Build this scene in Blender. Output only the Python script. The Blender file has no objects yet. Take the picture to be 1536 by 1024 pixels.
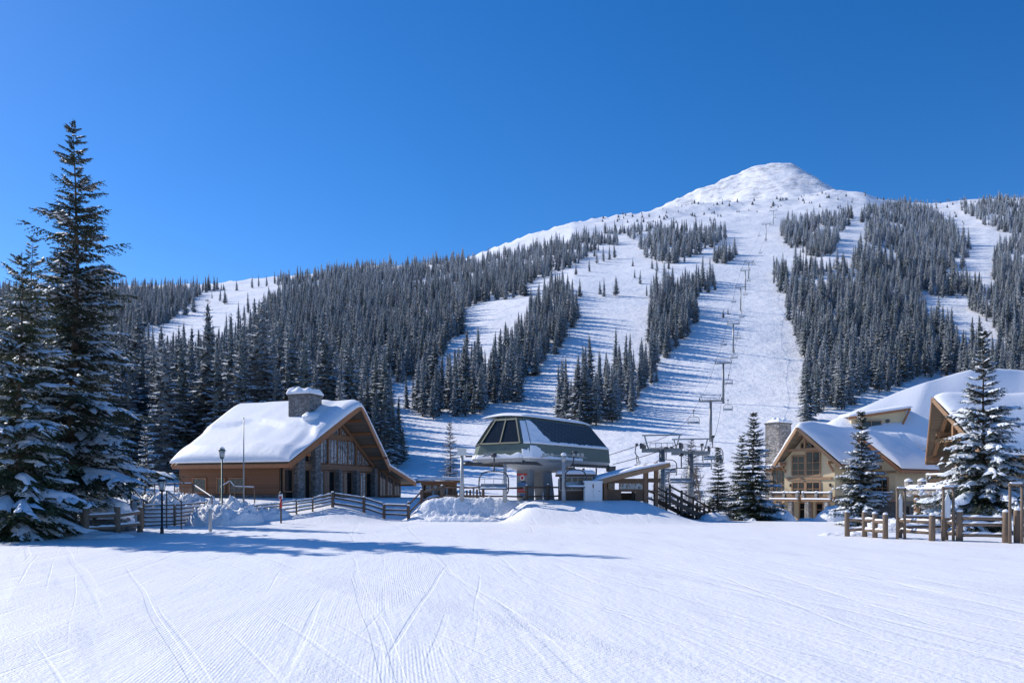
import bpy, bmesh, math, random
import numpy as np
from mathutils import Vector, Matrix, noise as mnoise
SC = bpy.context.scene
COL = SC.collection
R = math.radians
F = 1200.0; CX = 768.0; HY = 735.0; HC = 2.2
def P(u, v, D): return Vector(((u-CX)/F*D, D, HC+(HY-v)/F*D))
def sstep(a, b, x):
    t = min(1, max(0, (x-a)/(b-a))); return t*t*(3-2*t)
def lerp(a, b, t): return a+(b-a)*t
def nz(x, y, z=0.0): return mnoise.noise(Vector((x, y, z)))

# ------------------------------------------------------------ materials
def new_mat(name):
    m = bpy.data.materials.new(name); m.use_nodes = True
    nt = m.node_tree; b = nt.nodes['Principled BSDF']
    return m, nt, b
def N(nt, t, **kw):
    n = nt.nodes.new(t)
    for k, v in kw.items():
        if k in n.inputs.keys() if isinstance(k, str) else False: n.inputs[k].default_value = v
        else: setattr(n, k, v)
    return n
def L(nt, a, b): nt.links.new(a, b)
def ramp(nt, fac, stops):
    r = nt.nodes.new('ShaderNodeValToRGB'); e = r.color_ramp.elements
    while len(e) < len(stops): e.new(0.5)
    for el, (p, c) in zip(e, stops):
        el.position = p; el.color = (c, c, c, 1) if isinstance(c, (int, float)) else (*c, 1)
    L(nt, fac, r.inputs[0]); return r.outputs[0]
def noise_tex(nt, vec, scale, detail=4, rough=.55):
    n = nt.nodes.new('ShaderNodeTexNoise'); n.inputs['Scale'].default_value = scale
    n.inputs['Detail'].default_value = detail; n.inputs['Roughness'].default_value = rough
    if vec is not None: L(nt, vec, n.inputs['Vector'])
    return n.outputs['Fac']
def mapping(nt, vec, scale=(1,1,1), rot=(0,0,0)):
    m = nt.nodes.new('ShaderNodeMapping'); L(nt, vec, m.inputs[0])
    m.inputs['Scale'].default_value = scale; m.inputs['Rotation'].default_value = rot
    return m.outputs[0]
def mathn(nt, op, a, b=None, clamp=False):
    m = nt.nodes.new('ShaderNodeMath'); m.operation = op; m.use_clamp = clamp
    for i, x in enumerate((a, b)):
        if x is None: continue
        if isinstance(x, (int, float)): m.inputs[i].default_value = x
        else: L(nt, x, m.inputs[i])
    return m.outputs[0]
def mixc(nt, fac, a, b):
    m = nt.nodes.new('ShaderNodeMix'); m.data_type = 'RGBA'
    for s, x in ((m.inputs[0], fac), (m.inputs[6], a), (m.inputs[7], b)):
        if isinstance(x, (int, float)): s.default_value = x
        elif isinstance(x, tuple): s.default_value = (*x, 1) if len(x) == 3 else x
        else: L(nt, x, s)
    return m.outputs[2]
def bump(nt, b, h, strength=.5, dist=.02, prev=None):
    n = nt.nodes.new('ShaderNodeBump'); n.inputs['Strength'].default_value = strength
    n.inputs['Distance'].default_value = dist; L(nt, h, n.inputs['Height'])
    if prev is not None: L(nt, prev, n.inputs['Normal'])
    L(nt, n.outputs[0], b.inputs['Normal']); return n.outputs[0]
def geo_pos(nt): return nt.nodes.new('ShaderNodeNewGeometry').outputs['Position']
def geo_nz(nt):
    g = nt.nodes.new('ShaderNodeNewGeometry'); s = nt.nodes.new('ShaderNodeSeparateXYZ')
    L(nt, g.outputs['Normal'], s.inputs[0]); return s.outputs[2]
def sep(nt, v):
    s = nt.nodes.new('ShaderNodeSeparateXYZ'); L(nt, v, s.inputs[0]); return s.outputs
SNOW_C = (.90, .90, .925)
def mat_snow(name='snow', bs=6.0, st=.5, dist=.05, col=SNOW_C):
    m, nt, b = new_mat(name); p = geo_pos(nt)
    n1 = noise_tex(nt, p, bs, 5); n2 = noise_tex(nt, p, bs*.15, 3)
    c = mixc(nt, n2, tuple(x*.95 for x in col), col); L(nt, c, b.inputs['Base Color'])
    b.inputs['Roughness'].default_value = .55; b.inputs['Specular IOR Level'].default_value = .25
    bump(nt, b, n1, st, dist); return m
def mat_plain(name, col, rough=.6, metal=0, ns=8, var=.35, bst=.15, spec=.5, snow=0.0, stretch=(1,1,1)):
    """painted / weathered surface with tonal noise and optional settled snow on upward faces"""
    m, nt, b = new_mat(name); tc = nt.nodes.new('ShaderNodeTexCoord').outputs['Object']
    v = mapping(nt, tc, stretch); n = noise_tex(nt, v, ns, 5, .6)
    c = mixc(nt, n, tuple(x*(1-var) for x in col), tuple(min(1, x*(1+var)) for x in col))
    if snow:
        nzv = geo_nz(nt); k = mathn(nt, 'ADD', nzv, mathn(nt, 'MULTIPLY', mathn(nt, 'SUBTRACT', noise_tex(nt, tc, 3), .5), 1.2))
        k = ramp(nt, k, [(1-snow-.06, 0), (1-snow, 1)]); c = mixc(nt, k, c, SNOW_C)
    L(nt, c, b.inputs['Base Color']); b.inputs['Roughness'].default_value = rough
    b.inputs['Metallic'].default_value = metal; b.inputs['Specular IOR Level'].default_value = spec
    bump(nt, b, n, bst, .01); return m
def mat_planks(name, col, axis='Z', size=.16, rough=.7, var=.3):
    m, nt, b = new_mat(name); tc = nt.nodes.new('ShaderNodeTexCoord').outputs['Object']
    s = sep(nt, tc); z = s[{'X':0,'Y':1,'Z':2}[axis]]
    q = mathn(nt, 'DIVIDE', z, size); fl = mathn(nt, 'FLOOR', q); fr = mathn(nt, 'FRACT', q)
    w = nt.nodes.new('ShaderNodeTexWhiteNoise'); w.noise_dimensions = '1D'; L(nt, fl, w.inputs['W'])
    st = (1, 1, 12) if axis == 'Z' else ((12, 1, 1) if axis == 'X' else (1, 12, 1))
    g = noise_tex(nt, mapping(nt, tc, st), 1.6, 6, .65)
    f = mathn(nt, 'MULTIPLY', mathn(nt, 'ADD', w.outputs[0], g), .5)
    c = mixc(nt, f, tuple(x*(1-var) for x in col), tuple(min(1, x*(1+var)) for x in col))
    gap = ramp(nt, fr, [(0, 0), (.06, 1), (.94, 1), (1, 0)])
    c = mixc(nt, gap, tuple(x*.25 for x in col), c)
    L(nt, c, b.inputs['Base Color']); b.inputs['Roughness'].default_value = rough
    bump(nt, b, mathn(nt, 'ADD', gap, mathn(nt, 'MULTIPLY', g, .3)), .5, .02); return m
def mat_stone(name, col=(.27, .26, .25), scale=3.2, mortar=(.12, .115, .11)):
    m, nt, b = new_mat(name); tc = nt.nodes.new('ShaderNodeTexCoord').outputs['Object']
    v0 = mapping(nt, tc, (1, 1, 1.9))
    d = nt.nodes.new('ShaderNodeTexVoronoi'); d.feature = 'DISTANCE_TO_EDGE'; d.inputs['Scale'].default_value = scale; L(nt, v0, d.inputs['Vector'])
    v = nt.nodes.new('ShaderNodeTexVoronoi'); v.inputs['Scale'].default_value = scale; L(nt, v0, v.inputs['Vector'])
    s = nt.nodes.new('ShaderNodeSeparateColor'); L(nt, v.outputs['Color'], s.inputs[0])
    n = noise_tex(nt, tc, 9, 5)
    c = mixc(nt, s.outputs[0], tuple(x*.55 for x in col), tuple(min(1, x*1.5) for x in col))
    c = mixc(nt, mathn(nt, 'MULTIPLY', s.outputs[1], .35), c, (.3, .22, .15))
    c = mixc(nt, mathn(nt, 'MULTIPLY', n, .5), c, tuple(x*.6 for x in col))
    k = ramp(nt, d.outputs['Distance'], [(.02, 0), (.09, 1)])
    c = mixc(nt, k, mortar, c); L(nt, c, b.inputs['Base Color']); b.inputs['Roughness'].default_value = .85
    bump(nt, b, mathn(nt, 'ADD', k, mathn(nt, 'MULTIPLY', n, .5)), .8, .05); return m
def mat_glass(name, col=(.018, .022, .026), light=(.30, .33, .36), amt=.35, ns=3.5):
    """dark window glass with broken bright reflections of snowy trees painted into its colour"""
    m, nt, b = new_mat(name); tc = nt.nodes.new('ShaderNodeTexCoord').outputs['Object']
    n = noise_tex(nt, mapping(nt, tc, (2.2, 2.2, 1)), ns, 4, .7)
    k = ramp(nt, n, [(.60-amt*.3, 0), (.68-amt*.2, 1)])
    c = mixc(nt, mathn(nt, 'MULTIPLY', k, amt), col, light); L(nt, c, b.inputs['Base Color'])  # reflection flecks mixed into the base colour
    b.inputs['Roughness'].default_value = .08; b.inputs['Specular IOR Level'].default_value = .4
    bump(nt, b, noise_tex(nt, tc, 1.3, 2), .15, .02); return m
def mat_foliage(name, col, tip, frost_haze_lo, frost_haze_hi, frost_haze=(.62, .66, .70)):
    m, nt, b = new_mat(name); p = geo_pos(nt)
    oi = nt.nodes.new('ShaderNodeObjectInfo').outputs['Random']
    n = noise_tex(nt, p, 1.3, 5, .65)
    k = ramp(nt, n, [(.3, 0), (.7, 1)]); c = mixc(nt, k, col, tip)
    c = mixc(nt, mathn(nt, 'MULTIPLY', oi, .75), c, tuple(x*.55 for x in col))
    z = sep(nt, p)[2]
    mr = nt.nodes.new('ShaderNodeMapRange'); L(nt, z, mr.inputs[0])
    mr.inputs[1].default_value = 5; mr.inputs[2].default_value = 260; mr.inputs[3].default_value = frost_haze_lo; mr.inputs[4].default_value = frost_haze_hi
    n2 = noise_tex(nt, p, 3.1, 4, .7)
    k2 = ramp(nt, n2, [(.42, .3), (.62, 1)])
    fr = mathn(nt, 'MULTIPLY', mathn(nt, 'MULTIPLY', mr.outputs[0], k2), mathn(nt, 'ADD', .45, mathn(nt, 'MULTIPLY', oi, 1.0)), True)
    c = mixc(nt, fr, c, frost_haze)
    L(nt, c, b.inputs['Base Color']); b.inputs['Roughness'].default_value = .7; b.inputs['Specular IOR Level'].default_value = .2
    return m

M = {}
M['snow'] = mat_snow()
M['roof_snow'] = mat_snow('roof_snow', 2.5, .45, .05, (.90, .90, .925))
M['bank_snow'] = mat_snow('bank_snow', 5, 1.0, .12)
M['tree_snow'] = mat_snow('tree_snow', 9, .8, .05, (.80, .84, .90))
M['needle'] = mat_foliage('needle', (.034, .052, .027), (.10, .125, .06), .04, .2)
M['needle_far'] = mat_foliage('needle_far', (.036, .052, .048), (.10, .125, .112), .22, .98, (.72, .76, .82))  # cool pale needles: distance haze painted in along with the frost
M['frost_snow'] = mat_snow('frost_snow', 9, .6, .05, (.76, .79, .83))
M['bark'] = mat_plain('bark', (.10, .075, .055), .9, ns=14, var=.5, bst=.6, stretch=(1,1,.2))
M['pale_bark'] = mat_plain('pale_bark', (.24, .19, .15), .9, ns=14, var=.4, bst=.6, stretch=(1,1,.2))
M['rail_wood'] = mat_plain('rail_wood', (.185, .13, .09), .85, ns=9, var=.45, bst=.5, stretch=(1,1,1))
M['dark_rail_wood'] = mat_plain('dark_rail_wood', (.12, .082, .06), .85, ns=9, var=.45, bst=.5)
M['orange_wood'] = mat_planks('orange_wood', (.20, .085, .036), 'Z', .19)
M['fascia'] = mat_plain('fascia', (.34, .14, .055), .6, ns=5, var=.3, bst=.3)
M['dark_timber'] = mat_plain('dark_timber', (.15, .085, .048), .7, ns=4, var=.35, bst=.3)
M['beam'] = mat_plain('beam', (.24, .125, .065), .65, ns=5, var=.35, bst=.3)
M['soffit'] = mat_planks('soffit', (.21, .165, .115), 'Y', .22)
M['timber'] = mat_plain('timber', (.33, .19, .10), .65, ns=4, var=.35, bst=.3)
M['cream'] = mat_plain('cream', (.62, .50, .31), .85, ns=2.5, var=.10, bst=.2)
M['tan'] = mat_plain('tan', (.33, .25, .165), .85, ns=2.5, var=.2, bst=.2)
M['stone'] = mat_stone('stone')
M['lightstone'] = mat_stone('lightstone', (.38, .355, .33), 2.6)
M['darkstone'] = mat_stone('darkstone', (.19, .18, .175), 2.4)
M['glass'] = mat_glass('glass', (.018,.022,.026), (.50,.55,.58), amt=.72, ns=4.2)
M['glass_dark'] = mat_glass('glass_dark', (.014, .016, .018), amt=.06, ns=1.2)
M['glass_grey'] = mat_glass('glass_grey', (.03, .04, .045), (.2, .24, .27), .4)
M['steel'] = mat_plain('steel', (.30, .31, .31), .45, .6, ns=4, var=.25, snow=.12)
M['pole_grey'] = mat_plain('pole_grey', (.40, .41, .41), .5, .2, ns=4, var=.2)
M['column_grey'] = mat_plain('column_grey', (.27, .27, .265), .6, .1, ns=3, var=.2)
M['hull'] = mat_plain('hull', (.38, .39, .39), .5, 0, ns=2, var=.12)
M['green_panel'] = mat_plain('green_panel', (.12, .155, .13), .5, .1, ns=3, var=.25, snow=0)
M['green_frame'] = mat_plain('green_frame', (.009, .028, .02), .5, .1, ns=3, var=.25)
M['dark_metal'] = mat_plain('dark_metal', (.07, .072, .075), .55, .4, ns=6, var=.3)
M['white_paint'] = mat_plain('white_paint', (.72, .73, .73), .5, 0, ns=2, var=.08)
M['lamp_green'] = mat_plain('lamp_green', (.05, .11, .10), .5, .2, ns=6, var=.3)
M['lamp_glass'] = mat_plain('lamp_glass', (.62, .62, .58), .25, 0, ns=4, var=.1)
M['black_metal'] = mat_plain('black_metal', (.035, .035, .04), .5, .2, ns=6, var=.3)
M['red'] = mat_plain('red', (.48, .045, .04), .5, 0, ns=6, var=.2)
M['blue'] = mat_plain('blue', (.06, .16, .34), .5, 0, ns=6, var=.2)
M['white_sign'] = mat_plain('white_sign', (.75, .77, .78), .5, 0, ns=6, var=.06)
M['cable'] = mat_plain('cable', (.10, .10, .105), .5, .3)
M['seat'] = mat_plain('seat', (.075, .08, .085), .6, 0, snow=0)
M['boulder'] = mat_stone('boulder', (.2, .19, .18), .8)
# ribbed blue green metal roof side
def mat_ribbed():
    m, nt, b = new_mat('ribbed_metal'); tc = nt.nodes.new('ShaderNodeTexCoord').outputs['Object']
    s = sep(nt, tc); fr = mathn(nt, 'FRACT', mathn(nt, 'DIVIDE', s[0], .33))
    k = ramp(nt, fr, [(0, 0), (.10, 1), (.22, 0), (1, 0)])
    c = mixc(nt, noise_tex(nt, tc, 2.5), (.12, .20, .28), (.18, .27, .34)); c = mixc(nt, k, c, (.015, .025, .035))
    # snow clinging along the lower edge in tongues
    n = noise_tex(nt, mapping(nt, tc, (1, 0, 0)), 3.2, 4, .8)
    h = mathn(nt, 'SUBTRACT', s[2], mathn(nt, 'MULTIPLY', n, .75))
    sn = ramp(nt, mathn(nt, 'MULTIPLY', mathn(nt, 'SUBTRACT', h, 3.72), 1), [(0, 1), (.04, 0)])
    c = mixc(nt, sn, c, SNOW_C)
    L(nt, c, b.inputs['Base Color']); b.inputs['Roughness'].default_value = .4; b.inputs['Metallic'].default_value = .2
    bump(nt, b, k, .6, .04); return m
M['ribbed'] = mat_ribbed()
def mat_ground():
    m, nt, b = new_mat('groomed_snow'); p = geo_pos(nt)
    s = sep(nt, p)
    big = noise_tex(nt, p, .12, 3); fine = noise_tex(nt, p, 12, 6, .6)
    warp = nt.nodes.new('ShaderNodeVectorMath'); warp.operation = 'ADD'; L(nt, p, warp.inputs[0])
    wn = nt.nodes.new('ShaderNodeTexNoise'); wn.inputs['Scale'].default_value = .09; wn.inputs['Detail'].default_value = 1; L(nt, p, wn.inputs['Vector'])
    ws = nt.nodes.new('ShaderNodeVectorMath'); ws.operation = 'SCALE'; ws.inputs['Scale'].default_value = .45; L(nt, wn.outputs['Color'], ws.inputs[0]); L(nt, ws.outputs[0], warp.inputs[1])
    pw = warp.outputs[0]
    def cord(vec, ang, per):
        v = mapping(nt, vec, (1, 1, 1), (0, 0, R(ang)))
        w = nt.nodes.new('ShaderNodeTexWave'); w.bands_direction = 'X'; w.inputs['Scale'].default_value = .314/per
        w.inputs['Distortion'].default_value = .8; w.inputs['Detail'].default_value = 3; w.inputs['Detail Scale'].default_value = 1.2
        L(nt, v, w.inputs['Vector']); return w.outputs['Fac'], v
    def heading(ang): return mapping(nt, pw, (1, 1, 1), (0, 0, R(ang)))
    c1, v1 = cord(pw, -9, .05); c2, v2 = cord(pw, -31, .055)
    # which groomer pass lies on top where
    sel = ramp(nt, mathn(nt, 'ADD', mathn(nt, 'MULTIPLY', s[0], .07), noise_tex(nt, mapping(nt, heading(5), (.22, .05, 1)), 1.0, 2)), [(.40, 0), (.46, 1)])
    cm = nt.nodes.new('ShaderNodeMix'); L(nt, sel, cm.inputs[0]); L(nt, c1, cm.inputs[2]); L(nt, c2, cm.inputs[3])
    worn = ramp(nt, noise_tex(nt, mapping(nt, pw, (.5, .12, 1)), 1.0, 4, .6), [(.38, 0), (.62, 1)])
    h = mathn(nt, 'MULTIPLY', mathn(nt, 'MULTIPLY', cm.outputs[0], worn), .30)
    def track(ang, wdt, lo, hi, k, seed):
        v = mapping(nt, heading(ang), (wdt, .03, 1)); vm = nt.nodes.new('ShaderNodeVectorMath'); vm.operation = 'ADD'; L(nt, v, vm.inputs[0]); vm.inputs[1].default_value = (seed, seed*2, 0)
        t = noise_tex(nt, vm.outputs[0], 1.0, 2, .5)
        return mathn(nt, 'MULTIPLY', ramp(nt, t, [(lo, 0), (hi, 1)]), k), t
    for a in ((-10, 2.2, .31, .36, .6, 3), (-6, 1.3, .27, .32, .6, 9), (-1, 2.9, .29, .33, .6, 14), (-31, 1.6, .30, .35, .6, 21), (-35, 2.6, .29, .33, .6, 31), (-13, 4.5, .33, .37, .45, 41), (-28, 4.1, .33, .37, .45, 51)):
        g, t = track(*a); h = mathn(nt, 'ADD', h, g)
    h = mathn(nt, 'ADD', h, mathn(nt, 'MULTIPLY', noise_tex(nt, mapping(nt, v1, (9, .5, 1)), 1.0, 4, .6), 1.0))
    h = mathn(nt, 'ADD', h, mathn(nt, 'MULTIPLY', fine, 1.9))
    # crumbs of snow thrown up in bands
    cr = noise_tex(nt, p, 30, 3, .6); cmk = ramp(nt, noise_tex(nt, mapping(nt, heading(-33), (.45, .05, 1)), 1.0, 3), [(.52, 0), (.60, 1)])
    h = mathn(nt, 'ADD', h, mathn(nt, 'MULTIPLY', mathn(nt, 'MULTIPLY', cr, cmk), 2.0))
    c = mixc(nt, big, (.885, .885, .905), (.915, .915, .93)); L(nt, c, b.inputs['Base Color'])
    b.inputs['Roughness'].default_value = .5; b.inputs['Specular IOR Level'].default_value = .3
    n = bump(nt, b, h, .7, .018)
    bump(nt, b, noise_tex(nt, mapping(nt, pw, (1, .3, 1)), .6, 4, .55), .5, .16, n); return m
M['ground'] = mat_ground()
def mat_mountain():
    m, nt, b = new_mat('mountain_snow'); p = geo_pos(nt); s = sep(nt, p)
    n1 = noise_tex(nt, p, .06, 6, .6); n2 = noise_tex(nt, mapping(nt, p, (1, .35, 1)), .35, 5, .65); n3 = noise_tex(nt, p, .02, 8, .7)
    c = mixc(nt, n1, (.87, .87, .89), (.915, .915, .93))
    # wind blown rock and frosted scrub, only high up
    alt = nt.nodes.new('ShaderNodeMapRange'); L(nt, s[2], alt.inputs[0]); alt.inputs[1].default_value = 270; alt.inputs[2].default_value = 520
    r = ramp(nt, noise_tex(nt, mapping(nt, p, (1, 1, 2.2)), .055, 10, .78), [(.51, 0), (.57, 1)])
    rk = mathn(nt, 'MULTIPLY', r, mathn(nt, 'MULTIPLY', alt.outputs[0], .5))
    c = mixc(nt, rk, c, (.24, .21, .20)); L(nt, c, b.inputs['Base Color'])
    b.inputs['Roughness'].default_value = .6; b.inputs['Specular IOR Level'].default_value = .2
    n = bump(nt, b, n1, .5, 3.0); bump(nt, b, n2, .6, .6, n); return m
M['mountain'] = mat_mountain()

# ------------------------------------------------------------ mesh builder
class MB:
    def __init__(s): s.v = []; s.f = []; s.m = []
    def add(s, vs, fs, mi=0):
        o = len(s.v); s.v.extend([tuple(x) for x in vs]); s.f.extend([tuple(i+o for i in f) for f in fs]); s.m.extend([mi]*len(fs))
    def box(s, c, size, rot=None, mi=0, taper=1.0):
        cx, cy, cz = c; sx, sy, sz = (q/2 for q in size); vs = []
        for z in (-1, 1):
            t = taper if z > 0 else 1
            for x, y in ((-1,-1),(1,-1),(1,1),(-1,1)):
                p = Vector((x*sx*t, y*sy*t, z*sz))
                if rot is not None: p = rot @ p
                vs.append((p.x+cx, p.y+cy, p.z+cz))
        s.add(vs, [(3,2,1,0),(4,5,6,7),(0,1,5,4),(1,2,6,5),(2,3,7,6),(3,0,4,7)], mi)
    def beam(s, a, b, w, h, up=(0,0,1), mi=0):
        a = Vector(a); b = Vector(b); d = (b-a); ln = d.length; d.normalize()
        u = Vector(up); sx = d.cross(u)
        if sx.length < 1e-4: sx = d.cross(Vector((0,1,0)))
        sx.normalize(); uu = sx.cross(d).normalized(); vs = []
        for q in (a, b):
            for i, j in ((-1,-1),(1,-1),(1,1),(-1,1)): vs.append(q+sx*(i*w/2)+uu*(j*h/2))
        s.add(vs, [(3,2,1,0),(4,5,6,7),(0,1,5,4),(1,2,6,5),(2,3,7,6),(3,0,4,7)], mi)
    def tube(s, pts, r, n=8, mi=0, cap=True):
        pts = [Vector(p) for p in pts]; k = len(pts); vs = []
        rs = r if isinstance(r, (list, tuple)) else [r]*k
        prev = None
        for i, p in enumerate(pts):
            d = (pts[min(i+1, k-1)]-pts[max(i-1, 0)]).normalized()
            if prev is None:
                x = d.cross(Vector((0,0,1)))
                if x.length < .05: x = d.cross(Vector((0,1,0)))
            else: x = prev - d*prev.dot(d)
            x.normalize(); y = d.cross(x); prev = x
            for j in range(n):
                a = 2*math.pi*j/n; vs.append(p+(x*math.cos(a)+y*math.sin(a))*rs[i])
        fs = [(i*n+j, i*n+(j+1)%n, (i+1)*n+(j+1)%n, (i+1)*n+j) for i in range(k-1) for j in range(n)]
        if cap: fs += [tuple(range(n))[::-1], tuple(range((k-1)*n, k*n))]
        s.add(vs, fs, mi)
    def prism(s, poly, ext, mi=0):
        """polygon of 3D points extruded by vector ext"""
        ext = Vector(ext); n = len(poly); vs = [Vector(p) for p in poly]+[Vector(p)+ext for p in poly]
        fs = [tuple(range(n)), tuple(range(n, 2*n))[::-1]]+[((i+1)%n, i, i+n, (i+1)%n+n) for i in range(n)]
        s.add(vs, fs, mi)
    def grid(s, fn, nx, ny, mi=0, close=False):
        vs = [fn(i/nx, j/ny) for j in range(ny+1) for i in range(nx+1)]
        s.add(vs, [(j*(nx+1)+i, j*(nx+1)+i+1, (j+1)*(nx+1)+i+1, (j+1)*(nx+1)+i) for j in range(ny) for i in range(nx)], mi)
    def slab(s, fn, th, nx, ny, mi=0, up=Vector((0,0,1))):
        """soft slab over surface fn(a,b): rounded edges, thickness th (number or fn)"""
        def top(a, b):
            t = th(a, b) if callable(th) else th
            ea = 1-abs(2*a-1)**8; eb = 1-abs(2*b-1)**8
            k = math.sqrt(max(0, min(1, ea*eb*1.6))); return Vector(fn(a, b))+up*(t*(.18+.82*k))
        o = len(s.v); W = nx+1
        pa = [.5-.5*math.cos(math.pi*i/nx)*.6-.5*(1-2*i/nx)*.4 for i in range(nx+1)]
        pb = [.5-.5*math.cos(math.pi*i/ny)*.6-.5*(1-2*i/ny)*.4 for i in range(ny+1)]
        tv = [top(a, b) for b in pb for a in pa]; bv = [Vector(fn(a, b)) for b in pb for a in pa]
        K = len(tv); fs = []
        for j in range(ny):
            for i in range(nx):
                q = (j*W+i, j*W+i+1, (j+1)*W+i+1, (j+1)*W+i); fs.append(q); fs.append(tuple(x+K for x in q[::-1]))
        rim = [i for i in range(W)]+[j*W+nx for j in range(1, ny+1)]+[ny*W+i for i in range(nx-1, -1, -1)]+[j*W for j in range(ny-1, 0, -1)]
        for a, b in zip(rim, rim[1:]+rim[:1]): fs.append((b, a, a+K, b+K))
        s.add(tv+bv, fs, mi)
    def blob(s, c, r, sub=2, amp=.15, seed=0, mi=0, flat=None, fr=1.0):
        bm = bmesh.new(); bmesh.ops.create_icosphere(bm, subdivisions=sub, radius=1)
        vs = []
        for v in bm.verts:
            n = v.co.normalized(); k = 1+amp*2*mnoise.noise(n*1.7*fr+Vector((seed*3.1, seed*1.7, seed)))+amp*mnoise.noise(n*4*fr+Vector((seed, 7, seed)))
            q = Vector((n.x*r[0]*k, n.y*r[1]*k, n.z*r[2]*k))
            if flat is not None and q.z < flat: q.z = flat
            vs.append(q+Vector(c))
        fs = [tuple(v.index for v in f.verts) for f in bm.faces]; bm.free(); s.add(vs, fs, mi)
    def mesh(s, name, mats, smooth=False):
        me = bpy.data.meshes.new(name); me.from_pydata(s.v, [], s.f)
        for m in (mats if isinstance(mats, (list, tuple)) else [mats]): me.materials.append(M[m] if isinstance(m, str) else m)
        me.polygons.foreach_set('material_index', s.m)
        if smooth: me.polygons.foreach_set('use_smooth', [True]*len(s.f))
        me.update(); return me
    def build(s, name, mats, parent=None, smooth=False, bevel=0, label=None):
        o = bpy.data.objects.new(name, s.mesh(name, mats, smooth)); COL.objects.link(o)
        if parent is not None: o.parent = parent
        if bevel:
            b = o.modifiers.new('bevel', 'BEVEL'); b.width = bevel; b.segments = 2; b.limit_method = 'ANGLE'
        if label: o['label'] = label
        return o
def tag(o, label=None, cat=None, group=None, kind=None):
    for k, v in (('label', label), ('category', cat), ('group', group), ('kind', kind)):
        if v: o[k] = v
    return o
def thing(name, label, cat, loc=(0,0,0), rz=0, group=None):
    o = bpy.data.objects.new(name, None); COL.objects.link(o); o.location = loc; o.rotation_euler = (0, 0, rz)
    o.empty_display_size = .2; return tag(o, label, cat, group)

# ------------------------------------------------------------ terrain
AD = [90, 130, 175, 240, 320, 400, 470, 540, 680, 820, 1050]
AH = [-10, 32, 72, 132, 207, 268, 303, 335, 373, 400, 435]
SU = [-900, 0, 150, 300, 420, 540, 620, 700, 780, 860, 930, 1000, 1060, 1110, 1200, 1240, 1300, 1340, 1390, 1440, 1480, 1540, 1700, 2600]
SV = [445, 432, 430, 424, 414, 401, 395, 382, 356, 330, 321, 310, 304, 301, 292, 285, 285, 295, 301, 299, 295, 293, 288, 300]
YU = [-900, 0, 600, 1000, 1200, 1540, 2600]; YR = [720, 740, 860, 1020, 1060, 1080, 1080]
COU = [900, 960, 1005, 1050, 1090, 1130, 1150, 1170, 1185, 1210, 1240, 1280, 1340, 1420]
COV = [345, 328, 308, 284, 266, 250, 246, 245, 246, 259, 279, 305, 345, 400]
def smax(a, b, k): 
    h = np.clip(.5+.5*(a-b)/k, 0, 1); return b+(a-b)*h+k*h*(1-h)
def mtn(x, y):
    x = np.asarray(x, float); y = np.asarray(y, float); u = CX+F*x/y
    S = HY-np.interp(u, SU, SV); yr = np.interp(u, YU, YR)
    Dn = 90+(y-90)*960/(yr-90)
    h = np.interp(Dn, AD, AH)
    # soften the knots a little
    h = (h+np.interp(Dn*1.04, AD, AH)+np.interp(Dn*.96, AD, AH))/3
    f = np.interp(h, [0, 60, 200], [0, .3, 1]); h = h*(1+(S/435-1)*f)
    h = np.minimum(h, S+0*h)
    z = HC+y*h/F
    zr = HC+yr*S/F
    back = zr-.10*(y-yr)
    z = np.where(y > yr, back, z)
    uc = CX+F*x/1500.0
    pc = HC+(HY-np.interp(uc, COU, COV))/F*1500
    fr = np.where(y < 1500, .62*(1500-y), .5*(y-1500)); z2 = pc-fr+np.where(uc < 905, -800, 0)
    z2 = np.where(y < 1100, -500, z2)
    return smax(z, z2, 14)
def local_z(x, y):
    z = max(1.6*sstep(50, 62, y)*(1-sstep(-13, -8, x)), 1.5*sstep(58, 64, y)*(1-sstep(9, 14, x)))
    z += 1.0*sstep(38, 50, y)*(1-sstep(-30, -24, x))*.4
    m = sstep(49.5, 57, y)*sstep(-1.0, 1.5, x)*(1-sstep(8.5, 13.5, x))
    m2 = sstep(56.5, 58, y)*sstep(-8, -6, x)*(1-sstep(8.5, 14, x))
    z = max(z, 1.5*max(m, m2))
    z += -1.5*sstep(55, 80, y)*sstep(13, 22, x)
    return z
def ground_z(x, y, mz=None):
    w = sstep(82, 112, y)
    z = 0
    if w < 1: z = local_z(x, y)+.05*nz(x*.11, y*.11)+.02*nz(x*.5, y*.5)
    if w > 0:
        if mz is None: mz = float(mtn(x, max(y, 60)))
        D = y
        rel = sstep(100, 260, D)*(1.6*nz(x*.012, y*.012, 3)+.5*nz(x*.05, y*.05, 5))+sstep(600, 1100, D)*(7*nz(x*.011, y*.011, 9)+3.0*nz(x*.035, y*.035, 2)+1.2*nz(x*.1, y*.1, 2))
        rel += sstep(330, 480, mz)*(2*nz(x*.02, y*.02, 17)+2.5*abs(nz(x*.05, y*.04, 19))+1.5*abs(nz(x*.15, y*.12, 23)))
        z = z*(1-w)+w*(mz+rel)
    return z
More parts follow.
